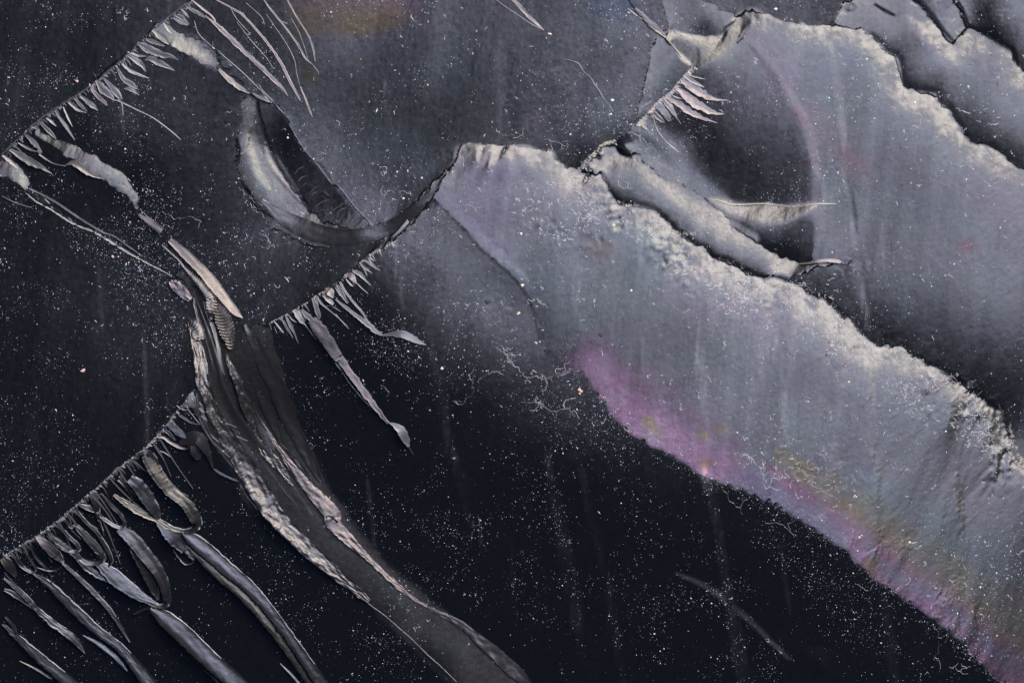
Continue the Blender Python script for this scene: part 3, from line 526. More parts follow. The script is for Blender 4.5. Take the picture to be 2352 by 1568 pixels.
for k, (name, poly, off, pts, label, warp) in enumerate(R):
    jj, ii = np.nonzero(cell == k)
    if len(jj) == 0: print('EMPTY', label); continue
    v00 = jj * W + ii
    q = np.stack([v00, v00 + W, v00 + W + 1, v00 + 1], 1)          # counter-clockwise seen from above
    used, inv = np.unique(q, return_inverse=True); q = inv.reshape(q.shape)
    vy = used // W; vx = used % W
    off = GOFF[GR[k]]; zz = Z[vy, vx] + off
    own = grp == GR[k]; bad = np.nonzero(~own[vy, vx])[0]          # rim vertices belong to the neighbour: extend this face's own slope to them
    acc = np.zeros(len(bad)); cnt = np.zeros(len(bad)); by, bx = vy[bad], vx[bad]
    for a in (-1, 0, 1):
        for b in (-1, 0, 1):
            if a or b:
                y1 = np.clip(by + a, 0, H - 1); x1 = np.clip(bx + b, 0, W - 1); y2 = np.clip(by + 2 * a, 0, H - 1); x2 = np.clip(bx + 2 * b, 0, W - 1)
                o1 = own[y1, x1]; o2 = o1 & own[y2, x2]
                acc += np.where(o2, (2 * Z[y1, x1] - Z[y2, x2]) * 2, np.where(o1, Z[y1, x1], 0)); cnt += np.where(o2, 2, np.where(o1, 1, 0))
    ok = cnt > 0; zz[bad[ok]] = acc[ok] / cnt[ok] + off
    V = P3(gx[vx], gy[vy], zz); fv = film[vy, vx]
    # walls down from every open edge (the step down to the next face)
    m = np.zeros((H + 1, W + 1), bool); m[1:-1, 1:-1][jj, ii] = True
    walls = []
    idx = {}
    lut = np.full(H * W, -1, np.int64); lut[used] = np.arange(len(used))
    for dj, di, a, b in ((-1, 0, 0, 3), (1, 0, 2, 1), (0, -1, 1, 0), (0, 1, 3, 2)):
        e = ~m[1 + jj + dj, 1 + ii + di]
        walls.append(np.stack([q[e, a], q[e, b]], 1))
    ed = np.concatenate(walls); bv, binv = np.unique(ed, return_inverse=True); binv = binv.reshape(ed.shape)
    low = V[bv].copy(); low[:, 2] -= 60 * U; n0 = len(V)
    Wf = np.stack([ed[:, 0], ed[:, 1], n0 + binv[:, 1], n0 + binv[:, 0]], 1)
    # duplicate the rim so that shading stays crisp
    n1 = n0 + len(low); V = np.concatenate([V, low, V[bv]]); fv = np.concatenate([fv, fv[bv], fv[bv]])
    Wf = np.stack([n1 + binv[:, 0], n1 + binv[:, 1], n0 + binv[:, 1], n0 + binv[:, 0]], 1)
    build(name, V, np.concatenate([q, Wf]), M_ridge if name != 'fracture_face' else M_face, fv, label=label)
# the body of the stone under the faces
bz = float(ZT.min()) - 60
th = np.linspace(0, 2 * math.pi, 64, endpoint=False)
cx_, cy_ = (X0 + X1) / 2, (Y0 + Y1) / 2; hw, hh = (X1 - X0) / 2 + 30, (Y1 - Y0) / 2 + 30
def ring(f, z):
    o = []
    for t in th:
        c, s_ = math.cos(t), math.sin(t); r = 1 / max(abs(c) / hw, abs(s_) / hh) if True else 1
        r *= f * (1 - .04 * abs(math.sin(5 * t + z * .01)))
        o.append((cx_ + c * r, cy_ + s_ * r, z))
    return o
zedge = [float(zat(np.clip(cx_ + math.cos(t) * hw * 2, X0, X1), np.clip(cy_ + math.sin(t) * hh * 2, Y0, Y1))) - 20 for t in th]
rings = [ring(1.0, bz), ring(1.05, bz - 150), ring(1.0, bz - 500), ring(.8, bz - 900)]
Vb = []; Fb = []
for r_ in rings: Vb += r_
n = 64
for k in range(3):
    for i in range(n): Fb.append((k * n + i, k * n + (i + 1) % n, (k + 1) * n + (i + 1) % n, (k + 1) * n + i))
c0 = len(Vb); Vb += [(cx_, cy_, bz), (cx_, cy_, bz - 950)]
for i in range(0, n, 2):
    Fb.append((c0, (i + 2) % n, i + 1, i)); Fb.append((c0 + 1, 3 * n + i, 3 * n + i + 1, 3 * n + (i + 2) % n))
Vb = np.array(Vb, float); build('stone_body', P3(Vb[:, 0], Vb[:, 1], Vb[:, 2]), Fb, M_face, np.ones((len(Vb), 3)))

# ------------------------------------------------------------------ ribbons: splinters, ridges and strands standing on the faces
def ribbon(name, path, widths, prof, tint=(1, 1, 1), rough=.25, K=9, step=3.0, mat=None, ribs=0, ribp=7, jag=.12, lift=1.0, parent=root, label=None, collect=None, edge=None):
    """prof: brightness across the ribbon from its lower-left to its upper-right side; list or list of lists along the length"""
    pw = np.interp(np.linspace(0, 1, len(path)), np.linspace(0, 1, len(widths)), widths)
    Sm_ = smooth([(x, y, ww) for (x, y), ww in zip(path, pw)], step)
    n = len(Sm_)
    if n < 3: Sm_ = smooth([(x, y, ww) for (x, y), ww in zip(path, pw)], step / 3); n = len(Sm_)
    xy = Sm_[:, :2]; hwd = np.clip(Sm_[:, 2], .8, None) / 2
    t = np.gradient(xy, axis=0); t /= np.linalg.norm(t, axis=1)[:, None] + 1e-9
    nr = np.stack([-t[:, 1], t[:, 0]], 1)
    s = nr @ np.array([dx, dy]); flip = np.sign(np.median(s)) or 1; nr = nr * flip; s = s * flip
    u = np.linspace(-1, 1, K)
    if not isinstance(prof[0], (list, tuple)): prof = [prof, prof]
    PL = np.array([np.interp(u, np.linspace(-1, 1, len(p)), p) for p in prof])
    al = np.linspace(0, len(prof) - 1, n); i0 = np.clip(al.astype(int), 0, len(prof) - 2); f = (al - i0)[:, None]
    LL = PL[i0] * (1 - f) + PL[i0 + 1] * f
    if edge: LL[:, 1] = edge[0]; LL[:, K - 2] = edge[1]
    nz = np.cumsum(rs.randn(n)); nz = nz - np.interp(np.arange(n), np.linspace(0, n - 1, max(2, n // 12)), np.interp(np.linspace(0, n - 1, max(2, n // 12)), np.arange(n), nz))
    LL = np.minimum(LL * 1.2, 200); lo = rs.randn(n // 16 + 3, 4); lo = np.stack([np.interp(np.arange(n) / 16, np.arange(len(lo)), lo[:, q]) for q in range(4)], 1); lo = np.stack([np.interp(np.linspace(0, 3, K), np.arange(4), r_) for r_ in lo]); LL = LL * (1 + .035 * np.clip(lo, -1.8, 1.8)) * (1 + .04 * np.clip(nz, -2, 2)[:, None] / 2)
    sl = tilt(np.clip(LL, 12, 202)) * (s / (s * s + .1) * 1.1)[:, None]
    du = hwd[:, None] * (u[1] - u[0])
    h = np.zeros((n, K)); h[:, 1:] = -np.cumsum((sl[:, 1:] + sl[:, :-1]) * .5 * du, axis=1)
    jit = 1 + jag * np.interp(np.arange(n), np.arange(0, n + 3, 2), rs.randn(len(np.arange(0, n + 3, 2))))
    jit2 = 1 + jag * np.interp(np.arange(n), np.arange(0, n + 3, 2), rs.randn(len(np.arange(0, n + 3, 2))))
    jit = 1 + (jit - 1) * np.minimum(1, 7 / hwd); jit2 = 1 + (jit2 - 1) * np.minimum(1, 7 / hwd)
    wv = np.where(u[None] < 0, jit[:, None], jit2[:, None])
    X = xy[:, 0:1] + nr[:, 0:1] * hwd[:, None] * u[None] * wv; Y = xy[:, 1:2] + nr[:, 1:2] * hwd[:, None] * u[None] * wv
    zb = zat(X, Y)
    need = (zb - h).max(1)
    ks = max(1, min(7, n // 3)); ker = np.ones(2 * ks + 1) / (2 * ks + 1)
    need = np.maximum(need, np.convolve(np.pad(need, ks, 'edge'), ker, 'valid'))
    ks = max(1, min(16, n // 4)); ker = np.hanning(2 * ks + 3)[1:-1]; ker /= ker.sum(); need = np.convolve(np.pad(need, ks, 'edge'), ker, 'valid')
    hm = h.mean(1); dev = hm - np.convolve(np.pad(hm, ks, 'edge'), ker, 'valid'); h = h - dev[:, None]
    z = h + need[:, None] + lift
    if rough:
        a0 = np.pad(rs.randn(n, K), 2, 'edge'); b0 = (a0[:-4] + a0[1:-3] * 2 + a0[2:-2] * 3 + a0[3:-1] * 2 + a0[4:]) / 4; b0 = (b0[:, :-4] + b0[:, 1:-3] * 2 + b0[:, 2:-2] * 3 + b0[:, 3:-1] * 2 + b0[:, 4:]) / 4
        ks_ = max(1, min(3, n // 4)); b0 = np.stack([np.convolve(np.pad(b0[:, q], ks_, 'edge'), np.ones(2 * ks_ + 1) / (2 * ks_ + 1) ** .7, 'valid') for q in range(K)], 1)
        z = z + rough * (.62 * b0 + .3 * rs.randn(n, K)) * np.minimum(1, hwd[:, None] / 6) * .8
    if ribs:
        d = np.cumsum(np.r_[0, np.linalg.norm(np.diff(xy, axis=0), axis=1)])
        z = z + ribs * np.sin(2 * math.pi * (d[:, None] + (u[None] ** 2) * hwd[:, None] * .5) / ribp + 1.5 * rs.randn(1)) 
    V = P3(X, Y, z).reshape(-1, 3)
    fc = [(i * K + j, i * K + j + 1, (i + 1) * K + j + 1, (i + 1) * K + j) for i in range(n - 1) for j in range(K - 1)]
    rimi = [i * K for i in range(n)] + [(n - 1) * K + j for j in range(1, K)] + [i * K + K - 1 for i in range(n - 2, -1, -1)] + [j for j in range(K - 2, 0, -1)]
    top = V[rimi]; low = top.copy(); low[:, 2] -= 30 * U; n0 = len(V); m_ = len(rimi)
    V = np.concatenate([V, top, low])
    fc += [(n0 + i, n0 + (i + 1) % m_, n0 + m_ + (i + 1) % m_, n0 + m_ + i) for i in range(m_)]
    if flip * 1 > 0: fc = [tuple(reversed(q)) for q in fc]
    tt = np.array(tint, np.float32)[None] * (1 + .06 * rs.randn(len(V), 1)) 
    tt = np.repeat(tt, 1, 0) * (1 + np.array([.04, -.03, .03])[None] * rs.randn(len(V), 1))
    if collect is not None: collect.append((V, np.array(fc), np.clip(tt, .3, 1.6))); return
    return build(name, V, fc, mat or M_chip, np.clip(tt, .3, 1.6), parent, label)
PINK = (1.04, .92, .98); CREAM = (1.05, 1, .9); BLUE = (.94, .98, 1.08); GREY = (.97, .98, 1.03); YEL = (1.08, 1.02, .86); BRN = (1.1, .95, .85)
SPIKE = [190, 150, 110, 80, 60, 90]; EDGE2 = [165, 60, 40, 60, 150]; THIN = [150, 169, 90]; SOFT = [70, 100, 110, 80]
def spikes(conv, items, name='splinter'):
    for it in items:
        pts, ww, prof, tint = it[0], it[1], it[2], it[3]
        ribbon(name, conv(*pts), [v * it[4] if len(it) > 4 else v for v in ww], prof, tint)
# upper fringe
S1 = 1 / 2.766
F1 = [
 ([(1180,105),(1225,118),(1275,165)], [10,34,8], EDGE2, BLUE), ([(1255,45),(1320,80),(1390,122)], [8,24,6], EDGE2, GREY), ([(1300,5),(1380,70),(1440,120),(1462,168)], [8,16,10,4], THIN, PINK),
 ([(1220,60),(1250,95),(1275,120)], [10,24,6], SOFT, PINK), ([(1165,120),(1220,150),(1270,170)], [10,26,6], SOFT, BLUE),
 ([(1030,200),(1090,250),(1140,300)], [24,50,8], SPIKE, CREAM), ([(985,265),(1040,285),(1110,312)], [16,30,6], EDGE2, GREY),
 ([(925,290),(1010,330),(1090,370),(1150,380),(1205,407)], [16,48,44,26,4], EDGE2, BLUE), ([(975,410),(1010,395),(1060,420),(1120,445),(1178,478)], [4,36,40,30,4], SPIKE, BLUE),
 ([(850,370),(910,400),(960,445),(985,485)], [12,34,28,4], SPIKE, BLUE), ([(820,430),(880,480),(940,505),(1005,528)], [10,24,18,3], THIN, GREY),
 ([(790,460),(830,530),(880,565),(925,602)], [12,30,40,6], EDGE2, BLUE), ([(835,598),(880,600),(938,642)], [8,30,5], SPIKE, BLUE),
 ([(700,530),(745,580),(790,630),(818,672)], [12,34,44,8], EDGE2, BLUE), ([(645,540),(690,600),(740,640),(762,672)], [16,56,46,10], EDGE2, GREY),
 ([(600,575),(640,630),(690,680),(722,712)], [10,26,26,8], EDGE2, PINK), ([(535,640),(580,680),(625,715),(658,748)], [12,30,30,4], SPIKE, BLUE),
 ([(500,660),(540,710),(585,752)], [10,24,4], EDGE2, BLUE), ([(455,690),(520,740),(580,760)], [8,18,3], THIN, PINK),
 ([(420,720),(450,790),(482,852)], [8,14,3], THIN, GREY), ([(360,745),(430,840),(500,945)], [10,24,6], SOFT, GREY), ([(300,790),(340,820),(372,850)], [8,18,4], THIN, GREY),
 ([(250,810),(310,870),(370,935)], [8,30,8], EDGE2, GREY), ([(160,905),(220,960),(270,1020)], [12,34,8], EDGE2, GREY), ([(110,960),(180,1000),(250,1025)], [8,18,4], THIN, PINK),
 ([(50,1005),(130,1050),(200,1090),(270,1125),(345,1172)], [12,46,50,30,3], SPIKE, BLUE), ([(0,1045),(60,1090),(110,1140)], [10,26,4], THIN, PINK),
 ([(440,1112),(490,1100),(560,1140),(630,1185),(705,1207)], [6,36,44,26,3], SPIKE, CREAM), ([(255,1040),(350,1100),(440,1120)], [10,8,8], THIN, GREY),
 ([(245,1010),(262,1025),(262,1050)], [16,22,8], EDGE2, PINK), ([(750,670),(820,690),(930,745),(1040,800),(1160,890),(1220,945)], [6,10,7,7,7,3], THIN, GREY),
 ([(780,650),(820,700),(830,780)], [3,5,3], THIN, GREY), ([(1100,150),(1130,200),(1160,230)], [10,18,4], THIN, CREAM), ([(860,350),(930,375),(985,380)], [8,16,4], THIN, GREY),
 ([(930,300),(980,345),(1040,375)], [6,14,3], THIN, CREAM)]
spikes(t1, [(p, w_, a, b, S1) for p, w_, a, b in F1])
# little teeth along the upper fringe and the lower ones
TEETH = []
def teeth(line, n, ln, wd, prof, tint, ang=(.55, .95), name='splinter', jit=4):
    """small splinters rooted on a fringe line, as one part each"""
    P = smooth([(x, y) for x, y in line], 3)
    for k in range(n):
        x, y = P[min(len(P) - 1, int((k + rs.rand()) / n * len(P)))]
        a = rs.uniform(*ang); l = ln * rs.uniform(.35, 1.3); ww = wd * rs.uniform(.5, 1.4)
        x += rs.uniform(-jit, jit) * .3; y += rs.uniform(-jit, jit) * .3
        ribbon(name, [(x, y), (x + l * .5 * math.cos(a), y + l * .5 * math.sin(a)), (x + l * math.cos(a + .12), y + l * math.sin(a + .12))], [ww, ww * 1.1, ww * .3], prof, tint, K=5, collect=TEETH)

L1 = t1((1290,0),(1130,120),(1060,180),(940,290),(770,445),(560,610),(380,720),(200,850),(0,1040))
teeth(L1, 110, 9, 3, [140, 80, 110], GREY, (.3, 1.1)); teeth(L1, 46, 24, 3.6, [90, 30, 70], BLUE, (.4, .95))
ribbon('edge_line', L1, [2, 4, 3, 4, 3, 4, 3], [90, 130, 110], GREY, K=5, jag=.3)
teeth(fringe2, 230, 8, 3.6, [172, 120, 100], GREY, (-.2, 1.5), jit=9); teeth(fringe2[3:], 50, 26, 3.6, [130, 40, 90], BLUE, (.6, 1.1))
teeth(fringe3[:8], 80, 8, 3, [165, 110, 100], GREY, (.5, 1.2)); teeth(fringe3[:8], 16, 34, 3, [140, 60, 80], GREY, (.8, 1.05))
L4 = zA((1600,780),(1520,850),(1400,1000),(1290,1110),(1180,1190),(1080,1310),(960,1440))
teeth(L4, 110, 10, 4.5, [169, 120, 90], GREY, (-.2, .9), jit=6)
teeth(zB((190,720),(280,620),(350,560),(430,490),(560,450)), 70, 9, 4.5, [169, 130, 90], CREAM, (-.2, 1.2), jit=8)
teeth(zB((140,770),(200,740),(260,780)), 26, 10, 4, [160, 100, 90], BLUE, (-.2, 1.0), jit=8)
teeth(zB((620,1160),(700,1200),(840,1190)), 36, 8, 3, [169, 60, 160], GREY, (-2.4, -.7), jit=6)
teeth(zB((1210,1480),(1330,1520),(1480,1530)), 30, 7, 3, [160, 40, 140], CREAM, (-2.4, .4), jit=8)
teeth(t9((2240,10),(2290,80),(2340,100)) + [(2472,1085),(2466,1040)], 60, 9, 4, [160, 40, 140], YEL, (-2, 1), jit=12)

# spikes of the right-hand fringe
A1 = 1 / 4.704
for it in (
 ([(1570,785),(1610,780),(1655,805)], [16,50,16], [150,169,120,100], PINK), ([(1515,850),(1600,880),(1700,912),(1745,920)], [16,26,14,4], SPIKE, GREY),
 ([(1505,880),(1580,930),(1660,975),(1732,1012)], [26,46,34,10], SPIKE, GREY), ([(1465,930),(1530,975),(1610,1030),(1710,1085),(1800,1130),(1900,1155),(2020,1162)], [24,74,96,90,60,26,4], [172,150,132,120,110,84], PINK),
 ([(1400,1010),(1480,1080),(1570,1150),(1680,1225),(1790,1280),(1870,1308),(1955,1318)], [24,80,104,96,70,40,10], [172,150,130,124,112,84], PINK),
 ([(1285,1110),(1380,1160),(1490,1240),(1600,1310),(1700,1355),(1790,1390),(1885,1422)], [30,66,78,70,50,24,4], [172,140,130,124,100,80], PINK),
 ([(1255,1150),(1330,1220),(1380,1300),(1412,1350)], [30,70,52,24], [150,80,120,90], GREY), ([(1408,1350),(1440,1395),(1468,1435)], [10,8,3], THIN, CREAM),
 ([(1180,1190),(1230,1240),(1290,1320),(1340,1400)], [40,80,80,40], [110,70,100,90], GREY), ([(1110,1270),(1180,1330),(1240,1390),(1282,1412)], [30,56,44,10], EDGE2, GREY),
 ([(1370,1050),(1440,1080),(1500,1142)], [14,24,8], EDGE2, GREY), ([(1350,1095),(1420,1130),(1480,1145)], [14,18,6], THIN, GREY),
 ([(1075,1310),(1120,1300),(1150,1360)], [30,70,20], [169,140,150], PINK), ([(955,1450),(1010,1440),(1080,1500)], [20,60,16], [169,120,150], CREAM), ([(990,1390),(1040,1410),(1070,1440)], [20,40,10], [160,100,140], GREY)):
    ribbon('splinter', zA(*it[0]), [v * A1 for v in it[1]], it[2], it[3], jag=.16)
ribbon('strand', zB((1010,180),(1030,260),(1070,350),(1150,450),(1230,520),(1300,582)), [3, 3.5, 3, 2.5, 4, 2], [160, 169, 60], GREY)
ribbon('strand', zB((740,340),(830,390),(900,440),(960,520)), [1, 2, 2, 1], [120, 130, 60], GREY)
# lit lip of the curling hollow and its tail
ribbon('curled_lip', zB((1640,1110),(1760,1130),(1850,1155)) + t3((400,1384),(600,1379),(780,1398),(880,1388),(960,1378),(1078,1379)), [1, 3, 5, 5, 4, 5, 6, 5, 2], [150, 169, 140, 110], CREAM, K=6)
ribbon('curled_lip', t6((830,262),(900,255),(960,245),(1030,240),(1095,245),(1110,252)), [3, 6, 7, 9, 9, 3], [120, 169, 150, 110], PINK, K=6)
ribbon('edge_line', zA((860,110),(960,190),(1060,260),(1130,320),(1200,375),(1290,440),(1370,530),(1430,600),(1470,660)), [1.5, 2.5, 2.5, 3, 4, 4, 3, 3, 4], [150, 169, 90], CREAM, K=5)
ribbon('strand', zA((940,110),(1010,170),(1090,250),(1180,320),(1240,380),(1290,420)), [5, 10, 12, 11, 9, 3], [60, 90, 100, 80], PINK, K=7, rough=.12)
ribbon('strand', t2((1175,0),(1230,50),(1290,120),(1345,170),(1392,213)), [7, 9, 8, 7, 1], [140, 120, 90, 120], PINK, K=6)
ribbon('strand', t2((1050,-10),(1130,50),(1220,110),(1300,165),(1388,212)), [1, 1.6, 2, 2, 2], [120, 140, 80], GREY, K=5)
ribbon('crack_line', zA((140,690),(230,710),(300,750),(350,830),(430,900),(470,970),(530,1050),(580,1140),(640,1210),(690,1290)), [.8, 1.3, 2.4, 1.8, 2, 2.2, 1.8, 2, 1.8, 1.4], [90, 130, 100], BLUE, K=5, jag=.4)
# hook details
ribbon('hook_rim', [(640,490),(690,530),(740,556),(790,574),(860,580),(930,565),(985,537),(1030,500),(1060,470)], [10,34,46,44,40,36,30,22,8], [[50,90,110,110,70],[40,84,104,100,60],[40,60,84,80,50]], GREY, rough=.2, K=15, mat=M_ridge, jag=.05)
ribbon('curled_lip', t1((1480,470),(1530,520),(1600,580),(1650,610),(1685,632)), [6, 12, 12, 9, 4], [169, 90, 150, 70], CREAM, K=7)
ribbon('curled_lip', zC((320,140),(390,180),(460,210),(540,245)), [3, 7, 7, 2], [70, 120, 80], CREAM, K=6)
ribbon('edge_line', zC((380,30),(440,110),(520,190),(580,260),(650,340),(730,410)), [1.2, 1.8, 2, 2.4, 2, 1], [100, 140, 90], BLUE, K=5)
ribbon('edge_line', [(1052,482),(1040,490),(1010,525),(985,556),(960,580)], [2, 8, 8, 7, 3], [30, 60, 90, 70], GREY, K=6, rough=.15)
ribbon('edge_line', EYE[4:13], [1, 1.6, 1.6, 1.6, 1.6, 2], [60, 120, 100], GREY, K=5)
for p in (((800,1060),(850,1000),(905,975)),((840,1150),(880,1100),(940,1080)),((890,1200),(920,1170),(940,1165)),((960,1290),(1020,1230),(1090,1190)),((1000,1300),(1030,1275),(1060,1270)),((1040,1440),(1100,1390),(1200,1350)),((1140,1560),(1240,1480),(1330,1420),(1420,1370)),((640,560),(680,540),(700,560)),((1270,1530),(1340,1470),(1400,1450))):
    ribbon('crack_line', zC(*p), [1, 2.2, .8], [100, 165, 110], GREY, K=5, jag=.3)
# fan of strands above the hook
for p, w_, pr, c in (
 ([(1385,105),(1480,185),(1600,300),(1700,395),(1820,510),(1900,590),(1945,650)], [3,14,17,16,14,12,3], [150, 70, 130, 80], PINK),
 ([(1440,-10),(1560,55),(1640,105),(1720,190),(1820,310),(1900,430),(1960,550),(2030,682)], [3,5,7,7,8,9,10,3], [150, 80, 165], PINK),
 ([(1775,-10),(1840,80),(1930,190),(2010,300),(2060,390),(2105,432)], [4,6,6,6,6,3], [165, 70, 140], PINK),
 ([(1930,-20),(2000,110),(2080,240),(2115,330),(2130,420)], [4,5,5,6,3], [150, 60, 150], YEL),
 ([(1310,140),(1350,240),(1500,370),(1650,500),(1750,600),(1840,680)], [2,2,2.4,2.8,2,1.4], [130, 150, 100], BLUE),
 ([(2105,432),(2145,480),(2155,510)], [1.6,1.6,1], THIN, GREY), ([(2030,590),(2060,660),(2090,740),(2112,795)], [3,6,6,1.5], [160, 90, 165], PINK),
 ([(1450,-10),(1560,50),(1650,95)], [1.5,2.5,1.5], THIN, PINK), ([(1600,150),(1700,280),(1790,380),(1850,470)], [1,1.6,1.6,1], THIN, GREY),
 ([(1800,100),(1930,290),(1990,410),(2005,500),(2030,590)], [1,1.8,2,2,1], THIN, GREY), ([(1970,130),(2020,220),(2060,330),(2080,400)], [1,1.5,1.5,1], THIN, GREY),
 ([(1660,20),(1760,110),(1790,170)], [1,1.5,1], THIN, GREY), ([(1560,60),(1600,130),(1690,230)], [1,1.6,1], THIN, BLUE)):
    ribbon('strand', t1(*p), [v * .72 for v in w_], pr, c)
# left lines
ribbon('edge_line', t1((165,1300),(230,1355),(320,1405),(400,1455),(470,1500),(540,1532)) + t4((620,40),(700,85),(870,190),(1000,260),(1160,342)), [2, 3, 3.2, 3.4, 3.4, 3.4, 4, 4.5, 4.5, 3.6, 2], [120, 165, 130], GREY, K=6, jag=.5)
ribbon('edge_line', t1((185,1270),(330,1340),(460,1425),(560,1492),(690,1568)) + t4((760,70),(860,140),(960,210)), [3, 5, 5, 5, 4, 3, 3, 1], [60, 90, 50], GREY, K=6)
ribbon('edge_line', t1((0,1320),(90,1365),(200,1400)), [1, 3, 1], [60, 80, 50], GREY, K=5)
ribbon('edge_line', zD((210,-10),(320,90),(400,160),(470,250),(560,360),(640,480),(690,560)), [2, 3, 3, 4, 4, 4, 3], [150, 90, 150], PINK, K=6, jag=.3)

# ------------------------------------------------------------------ the twisted ridge
RG = (1.03, .98, .98)
def rr(conv, pts, ww, prof, tint=RG, name='ridge_fold', sc_=1.0, **k):
    ribbon(name, conv(*pts), [v * sc_ for v in ww], prof, tint, mat=k.pop('mat', M_ridge), **k)
# pale band above it
rr(lambda *p: t1(*p), [(935,1445),(1010,1500),(1090,1560)], [8,16,20], [60, 110, 90, 60], PINK, 'ridge_band', K=9)
rr(lambda *p: zD(*p), [(300,-70),(400,20),(500,110),(600,210),(700,310),(790,420),(870,520),(950,620),(1030,720),(1090,780),(1150,830)], [60,90,110,112,118,128,120,104,92,70,10], [[150,110,96,130,60],[165,130,112,140,70],[160,150,140,150,110],[160,150,150,130,90]], (1.08,.96,.93), 'ridge_band', A1, K=13, rough=.12, jag=.05)
# ribbed strip under the band
rr(lambda *p: zD(*p), [(470,250),(560,340),(640,420),(700,490),(750,550),(790,600),(800,660)], [26,50,70,90,110,120,130], [[60,150,110,40],[40,165,150,60]], RG, 'ridge_fold', A1, K=11, ribs=.5, ribp=6.2, step=1.6, rough=.1)
rr(lambda *p: zD(*p), [(790,600),(800,680),(815,760),(825,850)], [130,150,150,120], [[30,169,150,60,40],[20,165,140,60,60]], RG, 'ridge_fold', A1, K=13, ribs=.55, ribp=7.5, step=1.6, rough=.35)
rr(lambda *p: zD(*p), [(840,600),(880,720),(930,860),(960,960),(1000,1100),(1010,1200)], [60,150,200,180,120,40], [40,60,46,30], BRN, 'ridge_fold', A1, K=13, ribs=.9, ribp=8, step=1.8, rough=.2)
# curled knuckles on the left side
rr(lambda *p: zD(*p), [(310,400),(350,440),(420,500),(480,560),(540,620)], [50,110,130,110,60], [[120,60,140,40],[60,130,50,150],[130,60,150,100]], PINK, 'ridge_fold', A1, K=13, rough=.5, step=2)
rr(lambda *p: zD(*p), [(470,920),(520,890),(590,930),(640,1000),(660,1080)], [60,130,160,150,130], [[169,90,130,40],[165,100,150,50]], RG, 'ridge_fold', A1, K=13, ribs=.8, ribp=7, rough=.5, step=2)
# rough bright rib 1 (left) running all the way down
M1 = zD((560,940),(590,1040),(620,1150),(650,1280),(670,1400),(685,1566)) + zE((500,130),(540,260),(590,400),(680,560),(760,700),(850,850),(930,980),(990,1080),(1060,1190),(1120,1300),(1190,1420),(1290,1566)) + [(740,1330),(820,1400),(900,1470)]
ribbon('ridge_rib', M1, [14,22,26,30,30,32,30,30,34,38,42,44,50,50,54,50,48,44,40,30,14], [[90,150,185,100,40],[50,185,175,90,40],[40,190,150,80,40],[40,140,110,60,40],[50,180,130,70,40],[50,195,185,110,50],[40,190,160,80,40],[30,130,110,60,30],[22,60,50,36,20]], RG, rough=.7, K=23, step=2.2, mat=M_ridge, jag=.06)
# dark valley strands
for P_, ww, pr, rg in (
  (zD((560,520),(600,640),(640,760),(700,920),(750,1060),(800,1220),(850,1400),(880,1566)) + zE((720,200),(820,400),(930,560),(1040,720),(1160,860),(1300,1040),(1440,1240),(1560,1400),(1680,1566)), [5,9,12,14,16,18,20,20,22,24,28,30,34,34,30,24,16], [[60,20,16,50],[40,16,20,70],[60,30,24,80],[70,34,50,60]], .12),
  (zD((690,640),(730,760),(790,900),(840,1060),(870,1200),(900,1350),(940,1480)), [3,7,9,9,9,8,4], [80,110,60,30], .15),
  (zD((580,600),(590,690),(620,800),(650,940)), [3,8,7,3], [60,130,60,20], .4),
  (zD((1180,900),(1240,1020),(1300,1160),(1360,1300),(1420,1430)) + zE((1290,60),(1340,200),(1410,380),(1480,540),(1580,740),(1680,920),(1740,1050),(1800,1160)), [14,26,30,34,36,38,40,38,34,32,28,20,6], [[20,44,34,20],[18,48,38,18],[16,44,34,16]], .35),
  (zE((1090,120),(1170,280),(1240,440),(1300,580),(1340,700),(1430,800),(1560,960),(1660,1100),(1745,1220)), [16,24,24,18,14,12,10,8,3], [30,50,36,20], .3),
  (zE((380,140),(400,300),(420,430),(470,540),(560,680),(660,780),(760,870)), [5,8,9,9,10,9,4], [40,120,70,24], .15),
  (zE((440,220),(500,400),(560,560),(640,650),(720,720)), [4,9,10,12,5], [20,30,60,40], .15),
  (zE((640,760),(720,900),(800,1000),(880,1120),(940,1280),(1040,1420),(1140,1530)), [4,7,6,7,9,9,4], [30,120,60,24], .3)):
    ribbon('ridge_fold', P_, ww, pr, RG, rough=rg, K=11, mat=M_ridge, jag=.06)
# bright leaf-like rib 2
ribbon('ridge_rib', zD((960,1240),(990,1340),(1040,1450),(1090,1550)) + zE((880,80),(930,200),(970,320),(1005,440),(1030,560),(1045,650)), [4,12,18,22,22,30,32,26,16,3], [[80,169,150,50],[169,140,165,80],[165,120,169,60],[169,100,150,60]], RG, rough=.7, K=19, step=2, mat=M_ridge, jag=.06)
ribbon('ridge_fold', zE((1055,360),(1090,460),(1160,600),(1220,720),(1250,800)), [3,16,26,24,8], [62, 84, 88, 80], BLUE, rough=.1, K=11, mat=M_ridge)
ribbon('ridge_rib', zE((1060,620),(1110,720),(1160,810),(1250,900),(1330,1010),(1420,1110),(1480,1200)), [4,18,22,24,20,16,6], [[60,110,90,60],[50,110,100,70],[60,100,80,60]], RG, rough=.7, K=17, step=2, mat=M_ridge)
